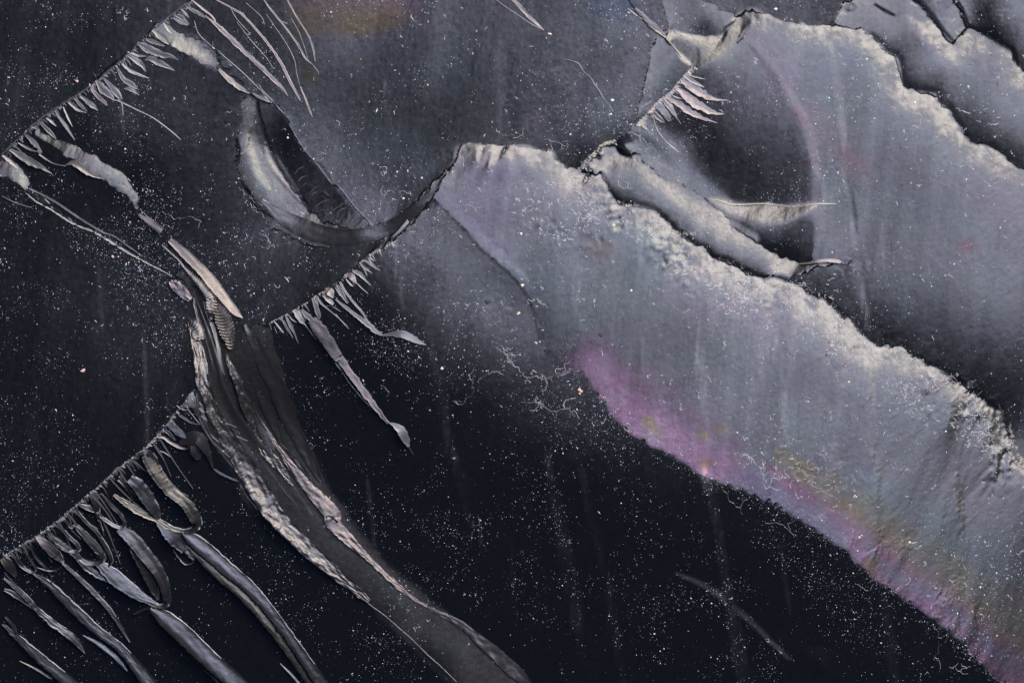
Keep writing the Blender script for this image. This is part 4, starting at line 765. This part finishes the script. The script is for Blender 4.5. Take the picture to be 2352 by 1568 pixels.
# right rim, bright, then pink and fading
M4 = zE((900,10),(960,140),(1040,310),(1110,450),(1190,570),(1260,690),(1350,820),(1440,950),(1530,1070),(1620,1180),(1720,1290),(1820,1400),(1940,1540)) + t8((-40,480),(60,590),(160,690),(240,765),(330,850),(430,940),(520,1010),(600,1058))
ribbon('ridge_rim', M4, [2,3,4,6,7,9,12,17,22,26,31,36,38,34,28,18,12,14,12,8,3], [[90,150,100,169],[80,120,100,169],[60,100,120,169],[60,110,120,169],[90,130,120,169],[110,130,130,150],[90,150,140,120],[90,150,140,120],[70,120,110,90]], (1.08,.94,.94), rough=.45, K=17, step=2.4, mat=M_ridge, jag=.08)
ribbon('ridge_rim', t8((560,1030),(640,1080),(750,1130),(870,1210),(960,1290),(1060,1370),(1150,1460),(1230,1530),(1290,1620)), [3,10,14,18,24,30,34,30,20], [50,62,58,74], (1.06,.95,1.0), rough=.3, K=11, mat=M_ridge)
ribbon('edge_line', t8((110,950),(210,1040),(330,1130),(420,1210),(500,1280),(600,1380),(700,1470),(800,1568)), [1,1.6,1.8,2.4,1.8,2,1.8,1.2], [90,130,80], BLUE, K=5, jag=.4)
ribbon('edge_line', zE((870,1190),(930,1290),(1010,1390),(1110,1500),(1200,1580)) , [1.4,2,2.4,2,1.4], [90,140,70], GREY, K=5, jag=.5)
ribbon('curled_lip', zE((670,800),(730,800),(770,850),(790,870)), [2,5,5,2], [100,169,120], GREY, K=5); ribbon('curled_lip', zE((750,760),(790,830),(795,860)), [2,6,3], [100,169,120], GREY, K=5)
ribbon('curled_lip', zE((815,1022),(850,1020),(880,1045)), [2,4,2], [100,169,120], GREY, K=5)

# lower-left fan of ribs
def fan(pts, ww, prof, tint=BLUE, conv=t7, **k):
    g_ = lambda p: [min(190, v * (1.3 if v > 45 else 1)) for v in p]
    prof = [g_(p) for p in prof] if isinstance(prof[0], list) else g_(prof)
    K_ = k.pop('K', 9); wide = max(ww) > 45; rims = k.pop('rims', max(ww) > 24)
    ribbon(k.pop('name', 'fan_rib'), conv(*pts), [v * S1 for v in ww], prof, tint, rough=k.pop('rough', .2), mat=M_ridge, K=max(K_, 17) if wide else K_, edge=k.pop('edge', (165, 150)) if wide else None, **k)
    if rims and len(pts) > 3:
        Q = smooth([(x, y, v) for (x, y), v in zip(conv(*pts), np.interp(np.linspace(0, 1, len(pts)), np.linspace(0, 1, len(ww)), [v * S1 for v in ww]))], 10); t_ = np.gradient(Q[:, :2], axis=0); t_ /= np.linalg.norm(t_, axis=1)[:, None] + 1e-9
        for sd in (-1, 1):
            o = Q[:, :2] + np.stack([-t_[:, 1], t_[:, 0]], 1) * sd * Q[:, 2:3] * .47 + .5 * rs.randn(len(Q), 2)
            ribbon('edge_line', [tuple(q) for q in o[int(rs.uniform(0, .15) * len(o)):int(rs.uniform(.7, 1) * len(o))]], list(rs.uniform(1.0, 2.8, 8) * (1 if max(ww) > 56 else .75)) + [.8], [170, 200, 90], GREY, K=5, jag=.4, mat=M_frost, collect=RIMS)
G2 = [[60, 90, 130, 90], [130, 60, 110, 100]]
fan([(975,30),(1040,130),(1140,270),(1240,350),(1300,440),(1326,500),(1290,538),(1220,548),(1130,520),(1050,470),(960,430),(860,370),(760,300)], [50,90,70,70,80,66,40,26,30,40,44,46,20], [[60,120,80,50],[90,150,100,40],[130,60,120,60],[120,50,110,60],[150,110,60,120],[150,60,140,90],[140,80,90,60],[150,60,110,60]], YEL, K=11, step=2.2)
fan([(870,190),(930,240),(990,330),(1050,430),(1060,465)], [60,84,90,60,20], [60,84,74,110], BLUE, K=11)
fan([(800,170),(860,240),(940,330),(1010,410),(1052,462)], [16,24,22,26,16], EDGE2, GREY)
fan([(790,200),(850,260),(880,310),(888,352)], [10,20,16,4], THIN, GREY)
fan([(1060,480),(1120,540),(1180,600),(1240,680)], [40,90,110,60], [50,90,60,40], BLUE, K=9)
LB = [(1200,560),(1290,620),(1400,710),(1500,800),(1620,900),(1740,1020),(1850,1160),(1950,1300),(2040,1430),(2130,1568),(2200,1680)]
fan([(x + 8, y - 14) for x, y in LB], [20,90,100,96,92,80,70,70,76,80,80], [[20,50,84,90,60,20],[20,40,86,92,70,20],[16,60,86,80,60,18]], BLUE, K=15, rough=.2, edge=None)
fan([(x - 36, y + 28) for x, y in LB[1:]], [24,66,86,84,80,70,60,56,56,50], [[18,50,100,90,16],[18,60,110,96,16],[16,50,90,90,16]], YEL, K=15, rough=.2, edge=None)
ribbon('crack_line', t7((1165,560),(1135,600),(1150,660),(1200,740),(1240,775),(1290,765),(1300,740)), [1.2,2,1.6,2,2.2,1.6,1], [130,169,120], GREY, K=5, jag=.5)
ribbon('crack_line', t7((1180,560),(1230,560),(1280,590),(1285,640)), [1,1.8,1.6,.8], [130,169,120], GREY, K=5, jag=.5)
fan([(660,440),(720,490),(800,527),(832,505),(805,440),(740,370),(672,285)], [16,22,22,20,26,24,10], [150,60,130,80], BLUE)
fan([(790,530),(880,600),(960,700),(1040,800),(1090,900),(1112,1000),(1105,1050),(1050,1062),(940,1010),(840,960),(740,900),(640,850),(560,790),(480,700),(400,640),(330,580),(300,520)], [50,90,90,84,70,56,40,30,34,50,44,40,46,40,40,36,20], [[50,100,90,60],[90,60,120,60],[110,60,130,90],[90,50,130,60],[120,70,100,60],[140,60,90,50],[140,70,110,60],[150,60,120,60]], GREY, K=11)
fan([(840,560),(900,680),(960,790),(1010,900),(1050,1020)], [20,70,80,80,20], [40,90,80,30], YEL, K=9, name='fan_rib')
fan([(640,760),(740,850),(840,930),(940,1000),(1040,1046)], [40,100,90,60,20], [40,84,92,90], BLUE, K=11)
fan([(1000,1075),(1100,1150),(1230,1260),(1340,1370),(1460,1480),(1560,1568),(1650,1650)], [40,110,130,124,120,110,100], [[16,30,80,90,70,20],[16,60,84,86,60,20]], BLUE, K=15, rough=.2, edge=None)
fan([(1050,1180),(1160,1270),(1270,1380),(1380,1490),(1480,1600)], [10,40,50,50,40], [18,60,80,20], YEL, K=9, edge=None)
fan([(880,1120),(950,1085),(1010,1068),(1110,1075)], [10,22,24,14], [90,130,60,110], YEL)
fan([(400,765),(500,860),(600,960),(700,1070),(780,1190),(850,1312)], [20,26,30,28,26,8], [140,80,110,60], GREY)
fan([(190,830),(310,920),(400,1010),(520,1130),(640,1240),(770,1340),(860,1440),(960,1568),(1040,1680)], [20,46,60,70,66,60,70,90,90], [[20,80,70,40],[18,60,88,70,20],[18,60,84,70,20]], BLUE, K=13, rough=.2, edge=None)
fan([(0,870),(90,950),(180,1040),(220,1090),(320,1180),(430,1260),(500,1330),(540,1392)], [16,30,34,30,46,50,36,6], [140,70,110,60], BLUE)
fan([(0,950),(70,985),(200,1082)], [16,36,14], EDGE2, GREY)
fan([(-20,1190),(60,1260),(160,1360),(270,1460),(400,1568),(480,1640)], [20,40,60,70,76,76], [18,60,84,60,20], BLUE, K=11, edge=None)
fan([(0,1140),(50,1200),(72,1260),(40,1260),(0,1220)], [10,22,20,14,10], EDGE2, BLUE)
fan([(90,1445),(200,1500),(310,1570)], [4,12,14], THIN, CREAM)
fan([(230,585),(300,650),(370,720),(410,765)], [26,66,60,14], [169,120,90,130], PINK)
fan([(490,500),(560,580),(630,660),(675,720),(672,750),(620,772),(550,760),(470,705)], [30,50,52,40,26,26,30,14], [[140,60,130,60],[130,60,120,60],[130,60,130,90]], BLUE, K=9)
fan([(500,400),(570,490),(640,560),(700,660),(735,750),(700,800),(640,842)], [20,24,22,26,22,16,4], [160,70,120,90], CREAM)
fan([(380,500),(440,580),(512,655),(500,688),(430,680),(330,600),(290,540)], [16,24,26,16,24,30,14], [150,60,130,80], BLUE)
fan([(600,300),(640,370),(650,450),(690,582)], [24,44,24,4], [110,140,90,130], PINK); fan([(520,365),(590,390),(655,425)], [16,40,10], EDGE2, GREY)
fan([(530,1265),(640,1330),(740,1410),(830,1510)], [6,26,30,10], [60,120,90], BLUE)
fan([(60,700),(110,780),(190,832),(216,805),(180,745),(140,680)], [12,18,18,14,16,8], [150,70,130], BLUE); fan([(180,640),(220,730),(300,820),(330,905)], [10,16,14,4], THIN, GREY)
fan([(0,730),(40,790),(80,860)], [50,70,20], [60,90,70,110], BRN); fan([(200,600),(270,690),(330,760)], [10,12,4], THIN, GREY); fan([(420,470),(470,520),(500,500)], [14,24,10], EDGE2, GREY)
fan([(90,720),(130,790),(150,800)], [14,20,6], EDGE2, BLUE); fan([(0,830),(60,900),(130,980),(190,1060)], [8,12,12,6], THIN, BLUE); fan([(230,800),(310,822),(360,815),(400,800)], [4,10,6,3], THIN, GREY)
fan([(920,30),(990,10),(1050,60),(1070,100)], [20,40,20,4], [40,80,60], BLUE, K=7)
fan([(1070,0),(1110,15),(1160,50)], [4,7,3], THIN, GREY)
fan([(1880,1450),(1960,1530),(2010,1590)], [4,14,14], THIN, GREY); fan([(1300,740),(1250,690),(1200,680)], [20,30,10], [60,90,60], BLUE)
for k in range(22):
    i = rs.randint(1, len(fringe2) - 1); f_ = rs.rand(); x = fringe2[i][0] * f_ + fringe2[i - 1][0] * (1 - f_); y = fringe2[i][1] * f_ + fringe2[i - 1][1] * (1 - f_)
    l = rs.uniform(50, 190); a = rs.uniform(.75, 1.15); c_ = rs.uniform(-.35, .25)
    P = [(x, y)] + [(x + l * t_ * math.cos(a + c_ * t_), y + l * t_ * math.sin(a + c_ * t_)) for t_ in (.3, .6, 1)]
    ribbon('strand', P, [rs.uniform(2, 5), rs.uniform(2, 6), rs.uniform(1.5, 4), 1], [165, 60, 120], GREY, rough=.15)
# upper part of the lower fringe
for p, ww, pr, c in (([(290,165),(330,240),(370,300),(390,400)], [40,100,90,30], [60,90,70,60], PINK), ([(210,285),(270,290),(330,302)], [16,30,6], [165,110,150], GREY), ([(170,385),(230,420),(300,470),(405,500)], [14,26,16,4], EDGE2, GREY),
    ([(50,490),(120,540),(200,610),(262,655)], [50,90,70,20], [90,60,100,80], BLUE), ([(0,560),(60,600),(130,680)], [20,40,12], EDGE2, BLUE), ([(-60,640),(0,650),(80,710),(180,760),(270,772),(320,730),(310,680)], [16,34,36,34,26,20,8], [150,169,110,60], PINK),
    ([(180,720),(300,660),(400,650),(470,760),(520,860),(560,1000)], [40,160,150,110,60,16], [50,66,60,80], (1.0,.96,.95)), ([(300,700),(350,760),(380,830),(400,900)], [20,120,140,60], [40,62,56,40], GREY),
    ([(570,1010),(640,1060),(720,1100),(850,1150)], [14,26,24,10], [90,60,110], BLUE), ([(150,280),(230,330),(300,330)], [10,16,4], THIN, GREY), ([(240,250),(300,262),(340,290)], [16,26,6], EDGE2, PINK)):
    ribbon('splinter', zE(*p), [v * A1 for v in ww], pr, c, mat=M_ridge, rough=.15, K=9)
# middle fringe: small spikes and two long ones
for p, ww, pr, c in (([(172,238),(215,250),(250,280),(292,308)], [8,28,18,3], SPIKE, GREY), ([(140,268),(190,290),(238,328)], [6,20,3], SPIKE, GREY), ([(105,312),(150,330),(190,370),(232,413)], [10,28,14,2], SPIKE, GREY),
    ([(62,330),(100,350),(130,395)], [14,40,6], [169,130,110,150], PINK), ([(125,385),(160,420),(210,465)], [4,6,2], THIN, GREY), ([(200,205),(225,225),(250,245)], [5,12,2], THIN, GREY), ([(60,365),(90,400),(110,415)], [6,12,3], THIN, GREY),
    ([(-10,390),(30,450),(72,525)], [12,22,6], EDGE2, GREY), ([(20,385),(50,440),(110,520),(170,590),(215,662)], [14,14,14,14,6], [165,60,150], GREY),
    ([(-10,500),(50,550),(130,610),(210,670),(260,715),(312,745)], [8,20,26,34,30,10], [150,70,120,90], GREY), ([(305,745),(370,735),(440,735),(510,765),(560,790),(598,808)], [6,30,52,44,26,3], [172,140,110,90,120], BLUE),
    ([(-10,600),(40,660),(80,700)], [3,4,2], THIN, GREY)):
    ribbon('splinter', t5(*p), [v * S1 for v in ww], pr, c, rough=.15)
for p, ww, pr, c in (([(2110,490),(2150,530),(2190,600)], [20,90,16], [169,169,110,150], CREAM), ([(2065,570),(2130,620),(2190,675)], [10,56,30], [160,169,90,140], GREY), ([(2190,440),(2270,540),(2360,660)], [24,44,24], EDGE2, GREY),
    ([(2005,585),(2050,660),(2130,730),(2240,820),(2355,925)], [12,22,14,10,5], [150,60,140], GREY), ([(1950,600),(1990,700),(2025,800),(2020,850)], [20,60,50,20], EDGE2, GREY), ([(1830,730),(1880,800),(1950,850),(2010,850)], [20,60,50,16], EDGE2, GREY),
    ([(1735,740),(1790,800),(1830,860),(1850,900)], [30,84,60,10], [169,130,110,160], GREY), ([(1635,790),(1690,900),(1740,1000),(1785,1120)], [12,40,22,3], SPIKE, GREY), ([(1590,830),(1650,930),(1725,1062)], [10,30,6], EDGE2, GREY),
    ([(1500,855),(1560,930),(1622,1005)], [8,20,4], THIN, GREY), ([(1450,880),(1462,920),(1480,965)], [6,9,3], THIN, GREY), ([(1510,930),(1530,980),(1540,1005)], [4,7,2], THIN, GREY), ([(1670,790),(1720,850),(1770,880)], [8,16,6], SPIKE, GREY),
    ([(2100,690),(2180,700),(2280,760)], [4,6,3], THIN, GREY)):
    ribbon('splinter', zD(*p), [v * A1 for v in ww], pr, c, rough=.2)
ribbon('long_spike', zD((1940,850),(2020,950),(2100,1060),(2180,1180),(2250,1290)) + t5((20,900),(60,960),(110,1030),(170,1110),(230,1190),(290,1270),(345,1335)), [22,32,31,28,24,19,18,17,17,16,14,10,5], [[60,84,80,110],[60,90,84,120],[90,110,100,130],[150,130,120,140],[165,90,110,130],[150,60,90,130]], PINK, rough=.15, K=11, mat=M_ridge, label='long spike with a leaf-shaped tip')
ribbon('edge_line', zD((1845,880),(1950,1020),(2060,1140),(2200,1330),(2280,1430)) + t5((0,930),(70,1050),(160,1160),(260,1260),(350,1335)), [2,3,3,3,2.4,2,2,2,2,2], [150,169,60], GREY, K=5)
ribbon('long_spike', t5((348,1330),(390,1350),(430,1385),(458,1440),(480,1493)), [2,12,22,20,5], [172,120,90,130], BLUE, rough=.15, K=9, label='leaf-shaped tip of the long spike')
ribbon('edge_line', t5((478,1490),(495,1520),(512,1548)), [1.4,1,.6], [40,90,40], GREY, K=5)

# ------------------------------------------------------------------ wandering cracks
CRK = []
def wander(path, w0, prof=(90, 150, 80), amp=3.4, tint=GREY, forks=0, col=None):
    P = smooth([(x, y) for x, y in path], 5); n = len(P); o = np.cumsum(rs.randn(n, 2), 0); o -= np.linspace(0, 1, n)[:, None] * o[-1]
    o = o * amp * .45 + rs.randn(n, 2) * amp * .5; Q = P + o
    ribbon('crack_line', [tuple(q) for q in Q], [w0 * .25] + list(w0 * rs.uniform(.2, .75, 9)) + [w0 * .2], list(prof), tint, K=5, jag=.5, step=3, lift=.5, mat=M_chip, collect=col)
    for _ in range(forks):
        q = Q[rs.randint(n // 5, n)]; a = rs.uniform(0, 6.28); l = rs.uniform(14, 40)
        wander([tuple(q), (q[0] + l * .5 * math.cos(a), q[1] + l * .5 * math.sin(a)), (q[0] + l * math.cos(a + .5), q[1] + l * math.sin(a + .5))], w0 * .7, prof, amp, col=CRK)
for p, ww, fk in (
    (t5((1060,820),(1120,850),(1150,920),(1220,940),(1270,995),(1340,1005),(1400,1025),(1480,1010)), 3.0, 6), (t5((1100,815),(1140,850),(1145,900)), 2, 1),
    (t5((960,1040),(1040,990),(1110,975)), 1.4, 1), (t5((920,1020),(915,1090),(880,1160),(780,1190)), 1.5, 2), (t5((1240,1190),(1330,1190),(1400,1230),(1440,1255),(1520,1245),(1600,1280)), 2.6, 5), (t5((1470,1260),(1465,1310),(1480,1320)), 1.8, 0),
    (t5((1480,1010),(1570,960),(1640,945)), 1.4, 2), (t5((1345,520),(1390,530),(1430,555)), 2.6, 1), (t5((290,1075),(330,1100),(350,1150)), 1.8, 0),
    (t9((310,200),(325,270),(370,340),(430,380),(450,430)), 1.6, 1), (t9((600,480),(700,510),(780,560)), 1.4, 1), (t9((1380,890),(1440,920),(1490,960)), 2.4, 0), (t9((1720,1170),(1750,1220),(1790,1260)), 1.8, 0), (t9((1770,1270),(1770,1350),(1740,1420)), 1.8, 1),
    (t9((1850,1460),(1900,1480),(1930,1500),(1970,1500)), 2.2, 2), (t9((1220,890),(1250,920),(1290,930),(1330,890)), 1.8, 1), (t9((560,110),(570,190),(620,240),(700,260)), 2.8, 4), (t9((380,10),(450,40),(530,20)), 3, 3), (t9((880,200),(1000,280),(1090,330)), 1.8, 1),
    (t2((780,1430),(830,1410),(900,1400),(940,1440)), 2.2, 2), (t2((880,1000),(860,1060),(850,1130)), 1.4, 0), (t2((960,1080),(940,1110),(920,1115)), 1.6, 0), (t2((1560,1310),(1640,1340),(1720,1330),(1780,1400)), 3, 4), (t2((1480,1360),(1540,1400),(1600,1380)), 2.2, 3),
    (t2((280,1330),(330,1290),(420,1300),(480,1290)), 1.6, 2), (t2((340,1280),(300,1350),(290,1390)), 1.6, 1), (t2((1100,910),(1170,920),(1240,890),(1250,850)), 1.4, 1), (t2((1380,950),(1460,960),(1560,990)), 1.8, 2), (t2((1880,1180),(1920,1220),(1960,1240),(1980,1280)), 2.4, 2),
    (t6((230,370),(250,330),(300,310),(370,320)), 3, 2), (t6((370,390),(430,400),(480,430),(540,420)), 3.2, 4), (t6((30,330),(110,300),(160,300)), 2.4, 1), (t6((680,470),(740,440),(800,450)), 2.6, 2), (t6((560,640),(620,680),(700,700)), 1.4, 2),
    (t6((840,700),(870,685),(960,710)), 2.6, 1), (t6((1660,1050),(1740,1040),(1820,1070),(1880,1110)), 2.6, 5), (t6((1560,1150),(1600,1190),(1590,1210)), 2, 1), (t6((1950,1180),(2010,1190),(2060,1230)), 2, 3), (t6((1990,1400),(2060,1420),(2120,1390)), 2.4, 4), (t6((2050,1480),(2110,1500),(2180,1470)), 2.2, 3),
    (zF((150,1290),(350,1280),(450,1245)), 1.4, 0), (t3((780,260),(800,290),(850,280)), 1.8, 1), (t3((1200,400),(1260,410),(1290,440)), 1.6, 1), (t3((1300,510),(1380,500),(1420,480)), 1.6, 1), (t3((1540,620),(1560,700),(1600,760)), 1.4, 1),
    (t4((1740,70),(1780,50),(1850,130),(1960,125)), 1.2, 2), (t1((1640,1280),(1700,1360),(1780,1480),(1850,1568)), 1.8, 3), (t1((1100,1440),(1200,1490),(1300,1470),(1380,1455)), 1.6, 1), (t1((940,1410),(980,1480),(1010,1560)), 1.8, 1)):
    wander(p, ww, forks=fk)

# fine white crackle, densest near the lit rim of the front sheet
wgt = rim * (lab == find('bright grey front')) * np.clip(noise(22, seed=95) + .5, 0, 2) * 1.0 + .05 * np.clip(noise(40, seed=96), 0, 2) * (L > 40) + stroke([(1870,1110),(1960,1170)], [60,60], 1) * .4 + stroke([(1900,700),(2000,730)], [80,80], 1) * .35 + .008 * (L > 60)
pw_ = (wgt / wgt.sum()).ravel(); ids = rs.choice(H * W, 1500, p=pw_)
for q in ids:
    x, y = gx[q % W], gy[q // W]; a = rs.choice([.55, .35, 1.0, -.2]) + .5 * rs.randn(); l = rs.uniform(3, 7) * (1 + .8 * (rs.rand() < .15)); P = [(x, y)]
    for _ in range(rs.randint(2, 7)): a += 1.1 * rs.randn(); P.append((P[-1][0] + l * .5 * math.cos(a), P[-1][1] + l * .5 * math.sin(a)))
    ribbon('crackle', P, [.5] + list(rs.uniform(.6, 1.7, 3)) + [.4], [120, 200, 150], GREY, K=3, jag=.4, step=3, lift=.5, rough=0, mat=M_frost, collect=CRK)
def merge(name, parts, mat, label):
    n0 = 0; VV = []; FF = []; CC = []
    for V, f_, c in parts: VV.append(V); FF.append(f_ + n0); CC.append(c); n0 += len(V)
    build(name, np.concatenate(VV), np.concatenate(FF), mat, np.concatenate(CC), root, label, 'stuff')
merge('crackle', CRK, M_frost, 'fine white crackle over the bright faces')
merge('frosted_edges', RIMS, M_frost, 'thin bright edges of the lower left ribs')
if TEETH:
    n0 = 0; VV = []; FF = []; CC = []
    for V, f_, c in TEETH: VV.append(V); FF.append(f_ + n0); CC.append(c); n0 += len(V)
    build('splinter_fringe', np.concatenate(VV), np.concatenate(FF), M_chip, np.concatenate(CC), root, 'dense fringe of tiny splinters along the fracture lines', 'stuff')

# ------------------------------------------------------------------ dust and grains lying on the stone
def visible_lab(x, y):
    i = np.clip(((x - X0) / ST).astype(int), 0, W - 1); j = np.clip(((y - Y0) / ST).astype(int), 0, H - 1)
    return j, i
cl = np.clip(.35 + .5 * noise(26, seed=81) + .35 * noise(9, seed=82), .08, 2.2) * np.clip(1 + .4 * noise(120, seed=83), .3, 2)
cl *= np.where(L < 22, .45, 1.0)
for p, ww, a in (([(330,470),(350,520),(420,620)], [60,80,60], 1.6), ([(330,250),(300,300)], [90,90], .6), ([(170,560),(260,620),(400,680)], [30,50,30], 2.0), ([(940,840),(1000,860)], [70,70], 2.2), ([(1340,980),(1400,1020),(1500,1060)], [60,110,90], 1.2),
                ([(1400,360),(1380,290),(1500,300)], [70,70,60], 1.6), ([(1950,720),(2060,800)], [60,60], 1.2), ([(350,700),(400,800),(420,860)], [90,90,60], 1.2), ([(1880,1290),(2000,1400),(2100,1520)], [70,80,100], 1.0), ([(1850,1050),(2000,1150)], [60,100], .8), ([(2300,1300),(2480,1420)], [160,200], 1.0),
                ([(640,120),(660,200)], [60,50], 1.2), ([(1480,10),(1530,60)], [40,40], 1.2), ([(900,1560),(1000,1640)], [60,60], .9), ([(1700,640),(1950,760),(2200,900),(2400,1040)], [90,110,110,110], .8), ([(560,1400),(700,1500)], [50,50], .6), ([(100,1150),(40,1180)], [100,100], .8)):
    cl = cl + stroke(p, ww, 1.2) * a
cl *= np.where(lab == find('rough twisted'), .35, 1) * np.where(lab == find('dark ribbed'), .4, 1)
cl = cl + stroke([(x_ + 4, y_ + 8) for x_, y_ in FL[13:]][::3], [26, 30, 30], 1.0) * 1.4
N = 50000
pr_ = (cl / cl.sum()).ravel(); idx = rs.choice(H * W, N, p=pr_)
x = gx[idx % W] + rs.uniform(-1, 1, N); y = gy[idx // W] + rs.uniform(-1, 1, N)
rad = np.exp(rs.randn(N) * .5) * .47; rad = np.clip(rad, .25, 2.3)
el = np.where(rs.rand(N) < .16, rs.uniform(2, 5.5, N), rs.uniform(.8, 1.6, N)); rot = np.where(rs.rand(N) < .5, rs.uniform(0, math.pi, N), 1.2 + .35 * rs.randn(N))
rad = np.where(el > 2, rad * .62, rad)
zc = zat(x, y) + rad * .25
OCT = np.array([[1, 0, 0], [0, 1, 0], [-1, 0, 0], [0, -1, 0], [0, 0, 1], [.3, -.2, -.8]], float)
OF = np.array([[0, 1, 4], [1, 2, 4], [2, 3, 4], [3, 0, 4], [1, 0, 5], [2, 1, 5], [3, 2, 5], [0, 3, 5]])
def crumbs(x, y, z, r, el, rot, jitter=.35):
    n = len(x); v = OCT[None] * (1 + jitter * rs.randn(n, 6, 1)); v = v * r[:, None, None]; v[..., 0] *= el[:, None]; v[..., 2] *= .7
    c, s_ = np.cos(rot)[:, None], np.sin(rot)[:, None]; X = v[..., 0] * c - v[..., 1] * s_ + x[:, None]; Y = v[..., 0] * s_ + v[..., 1] * c + y[:, None]
    return P3(X, Y, v[..., 2] + z[:, None]).reshape(-1, 3), (OF[None] + 6 * np.arange(n)[:, None, None]).reshape(-1, 3)
V, f_ = crumbs(x, y, zc, rad, el, rot)
d = build('dust', V, f_, M_dust, parent=None)
mi = np.repeat(rs.choice(5, N, p=[.34, .46, .05, .03, .12]), 8).astype(np.int32); d.data.polygons.foreach_set('material_index', mi)
d.data.polygons.foreach_set('use_smooth', np.zeros(len(mi), bool))
d['label'] = 'pale specks of dust strewn over the whole dark stone'; d['category'] = 'dust'; d['kind'] = 'stuff'

def grain(x, y, r, el, rot, mat, label, name='grain', n=1, spread=0):
    k = 26; th_ = rs.uniform(0, 2 * math.pi, k)
    bmv = []; 
    import bmesh
    bm = bmesh.new()
    for q in range(n):
        a = rs.uniform(0, 6.28); cxx = x + spread * math.cos(a) * rs.rand(); cyy = y + spread * math.sin(a) * rs.rand(); rr_ = r * rs.uniform(.6, 1.1) if n > 1 else r
        ret = bmesh.ops.create_icosphere(bm, subdivisions=2, radius=1)
        zc_ = float(zat(cxx, cyy))
        for v in ret['verts']:
            s_ = 1 + .22 * math.sin(3 * v.co.x + q) * math.cos(4 * v.co.y + x) + .10 * rs.randn()
            px_, py_, pz_ = v.co.x * rr_ * el * s_, v.co.y * rr_ * s_, v.co.z * rr_ * .6 * s_
            v.co = P3(cxx + px_ * math.cos(rot) - py_ * math.sin(rot), cyy + px_ * math.sin(rot) + py_ * math.cos(rot), zc_ + pz_ + rr_ * .4)
    me = bpy.data.meshes.new(name); bm.to_mesh(me); bm.free(); me.materials.append(mat)
    o = bpy.data.objects.new(name, me); C.objects.link(o)
    o['label'] = label; o['category'] = 'grain'; o['group'] = 'larger grains resting on the stone'
for a in ((1191, 737, 4, 1.5, .3, M_dust[4], 'dark curled crumb on the grey slope left of the curved crease', 3, 5), (1266, 765, 3, 1.1, 1.2, M_dust[2], 'tan crumb just left of the curved crease, below the dark crumb', 3, 5), (1275, 697, 3, 1.2, .5, M_dust[2], 'tan crumb sitting on the curved crease', 3, 5),
          (1272, 572, 3, 1.1, .4, M_dust[0], 'white crumb on the pale slope above the curved crease', 1, 0), (1497, 551, 3.6, 1.3, -.5, M_dust[2], 'cream oval crumb on the bright rim near the top of the front sheet', 1, 0), (1413, 955, 3.4, 1.3, .9, M_dust[3], 'orange-brown flake in the dark beside the violet corner', 4, 7),
          (703, 337, 2.6, 1, 0, M_dust[0], 'shiny white bead inside the hook-shaped hollow', 1, 0), (1340, 86, 2.4, 1.2, .4, M_dust[2], 'rusty crumb below the tip of the top leaf-shaped splinter', 3, 5), (1540, 710, 3, 1.0, .4, M_dust[0], 'white crumb on the pale middle of the front sheet', 1, 0), (1465, 818, 3.2, 2.2, .9, M_dust[4], 'dark sliver lying above the violet corner', 1, 0),
          (1315, 835, 2.2, 1.2, .4, M_dust[0], 'small white crumbs at the foot of the curved crease', 3, 9), (2069, 932, 2.6, 1, 0, M_dust[2], 'yellowish crumb in the middle of the front sheet', 1, 0), (2218, 1322, 3, 1.2, .3, M_dust[2], 'orange crumb on the gold band', 1, 0), (2098, 1306, 2.8, 1.2, .3, M_dust[2], 'golden crumb on the violet band', 2, 5),
          (185, 197, 3, 1.4, .2, M_dust[3], 'pinkish crumb above the middle of the upper fringe', 1, 0), (1494, 247, 3.4, 1.3, -.3, M_dust[0], 'white chip on the upper face beside the grey panel', 1, 0), (2232, 252, 3, 1, 0, M_dust[0], 'white crumb near the jagged edge of the right sheet', 1, 0), (199, 905, 3.4, 1.6, -.2, M_dust[3], 'pink chip on the speckled left face', 2, 4),
          (1893, 24, 3.4, 1.2, .2, M_dust[0], 'white crumb beside the topmost peak of the right sheet', 1, 0), (2082, 1209, 2.2, 1.2, .6, M_dust[0], 'bluish white crumb above the gold band', 3, 6), (272, 627, 3, 1.3, .4, M_dust[3], 'pink crumb below the speckled double line', 2, 4)):
    grain(*a[:7], n=a[7], spread=a[8])
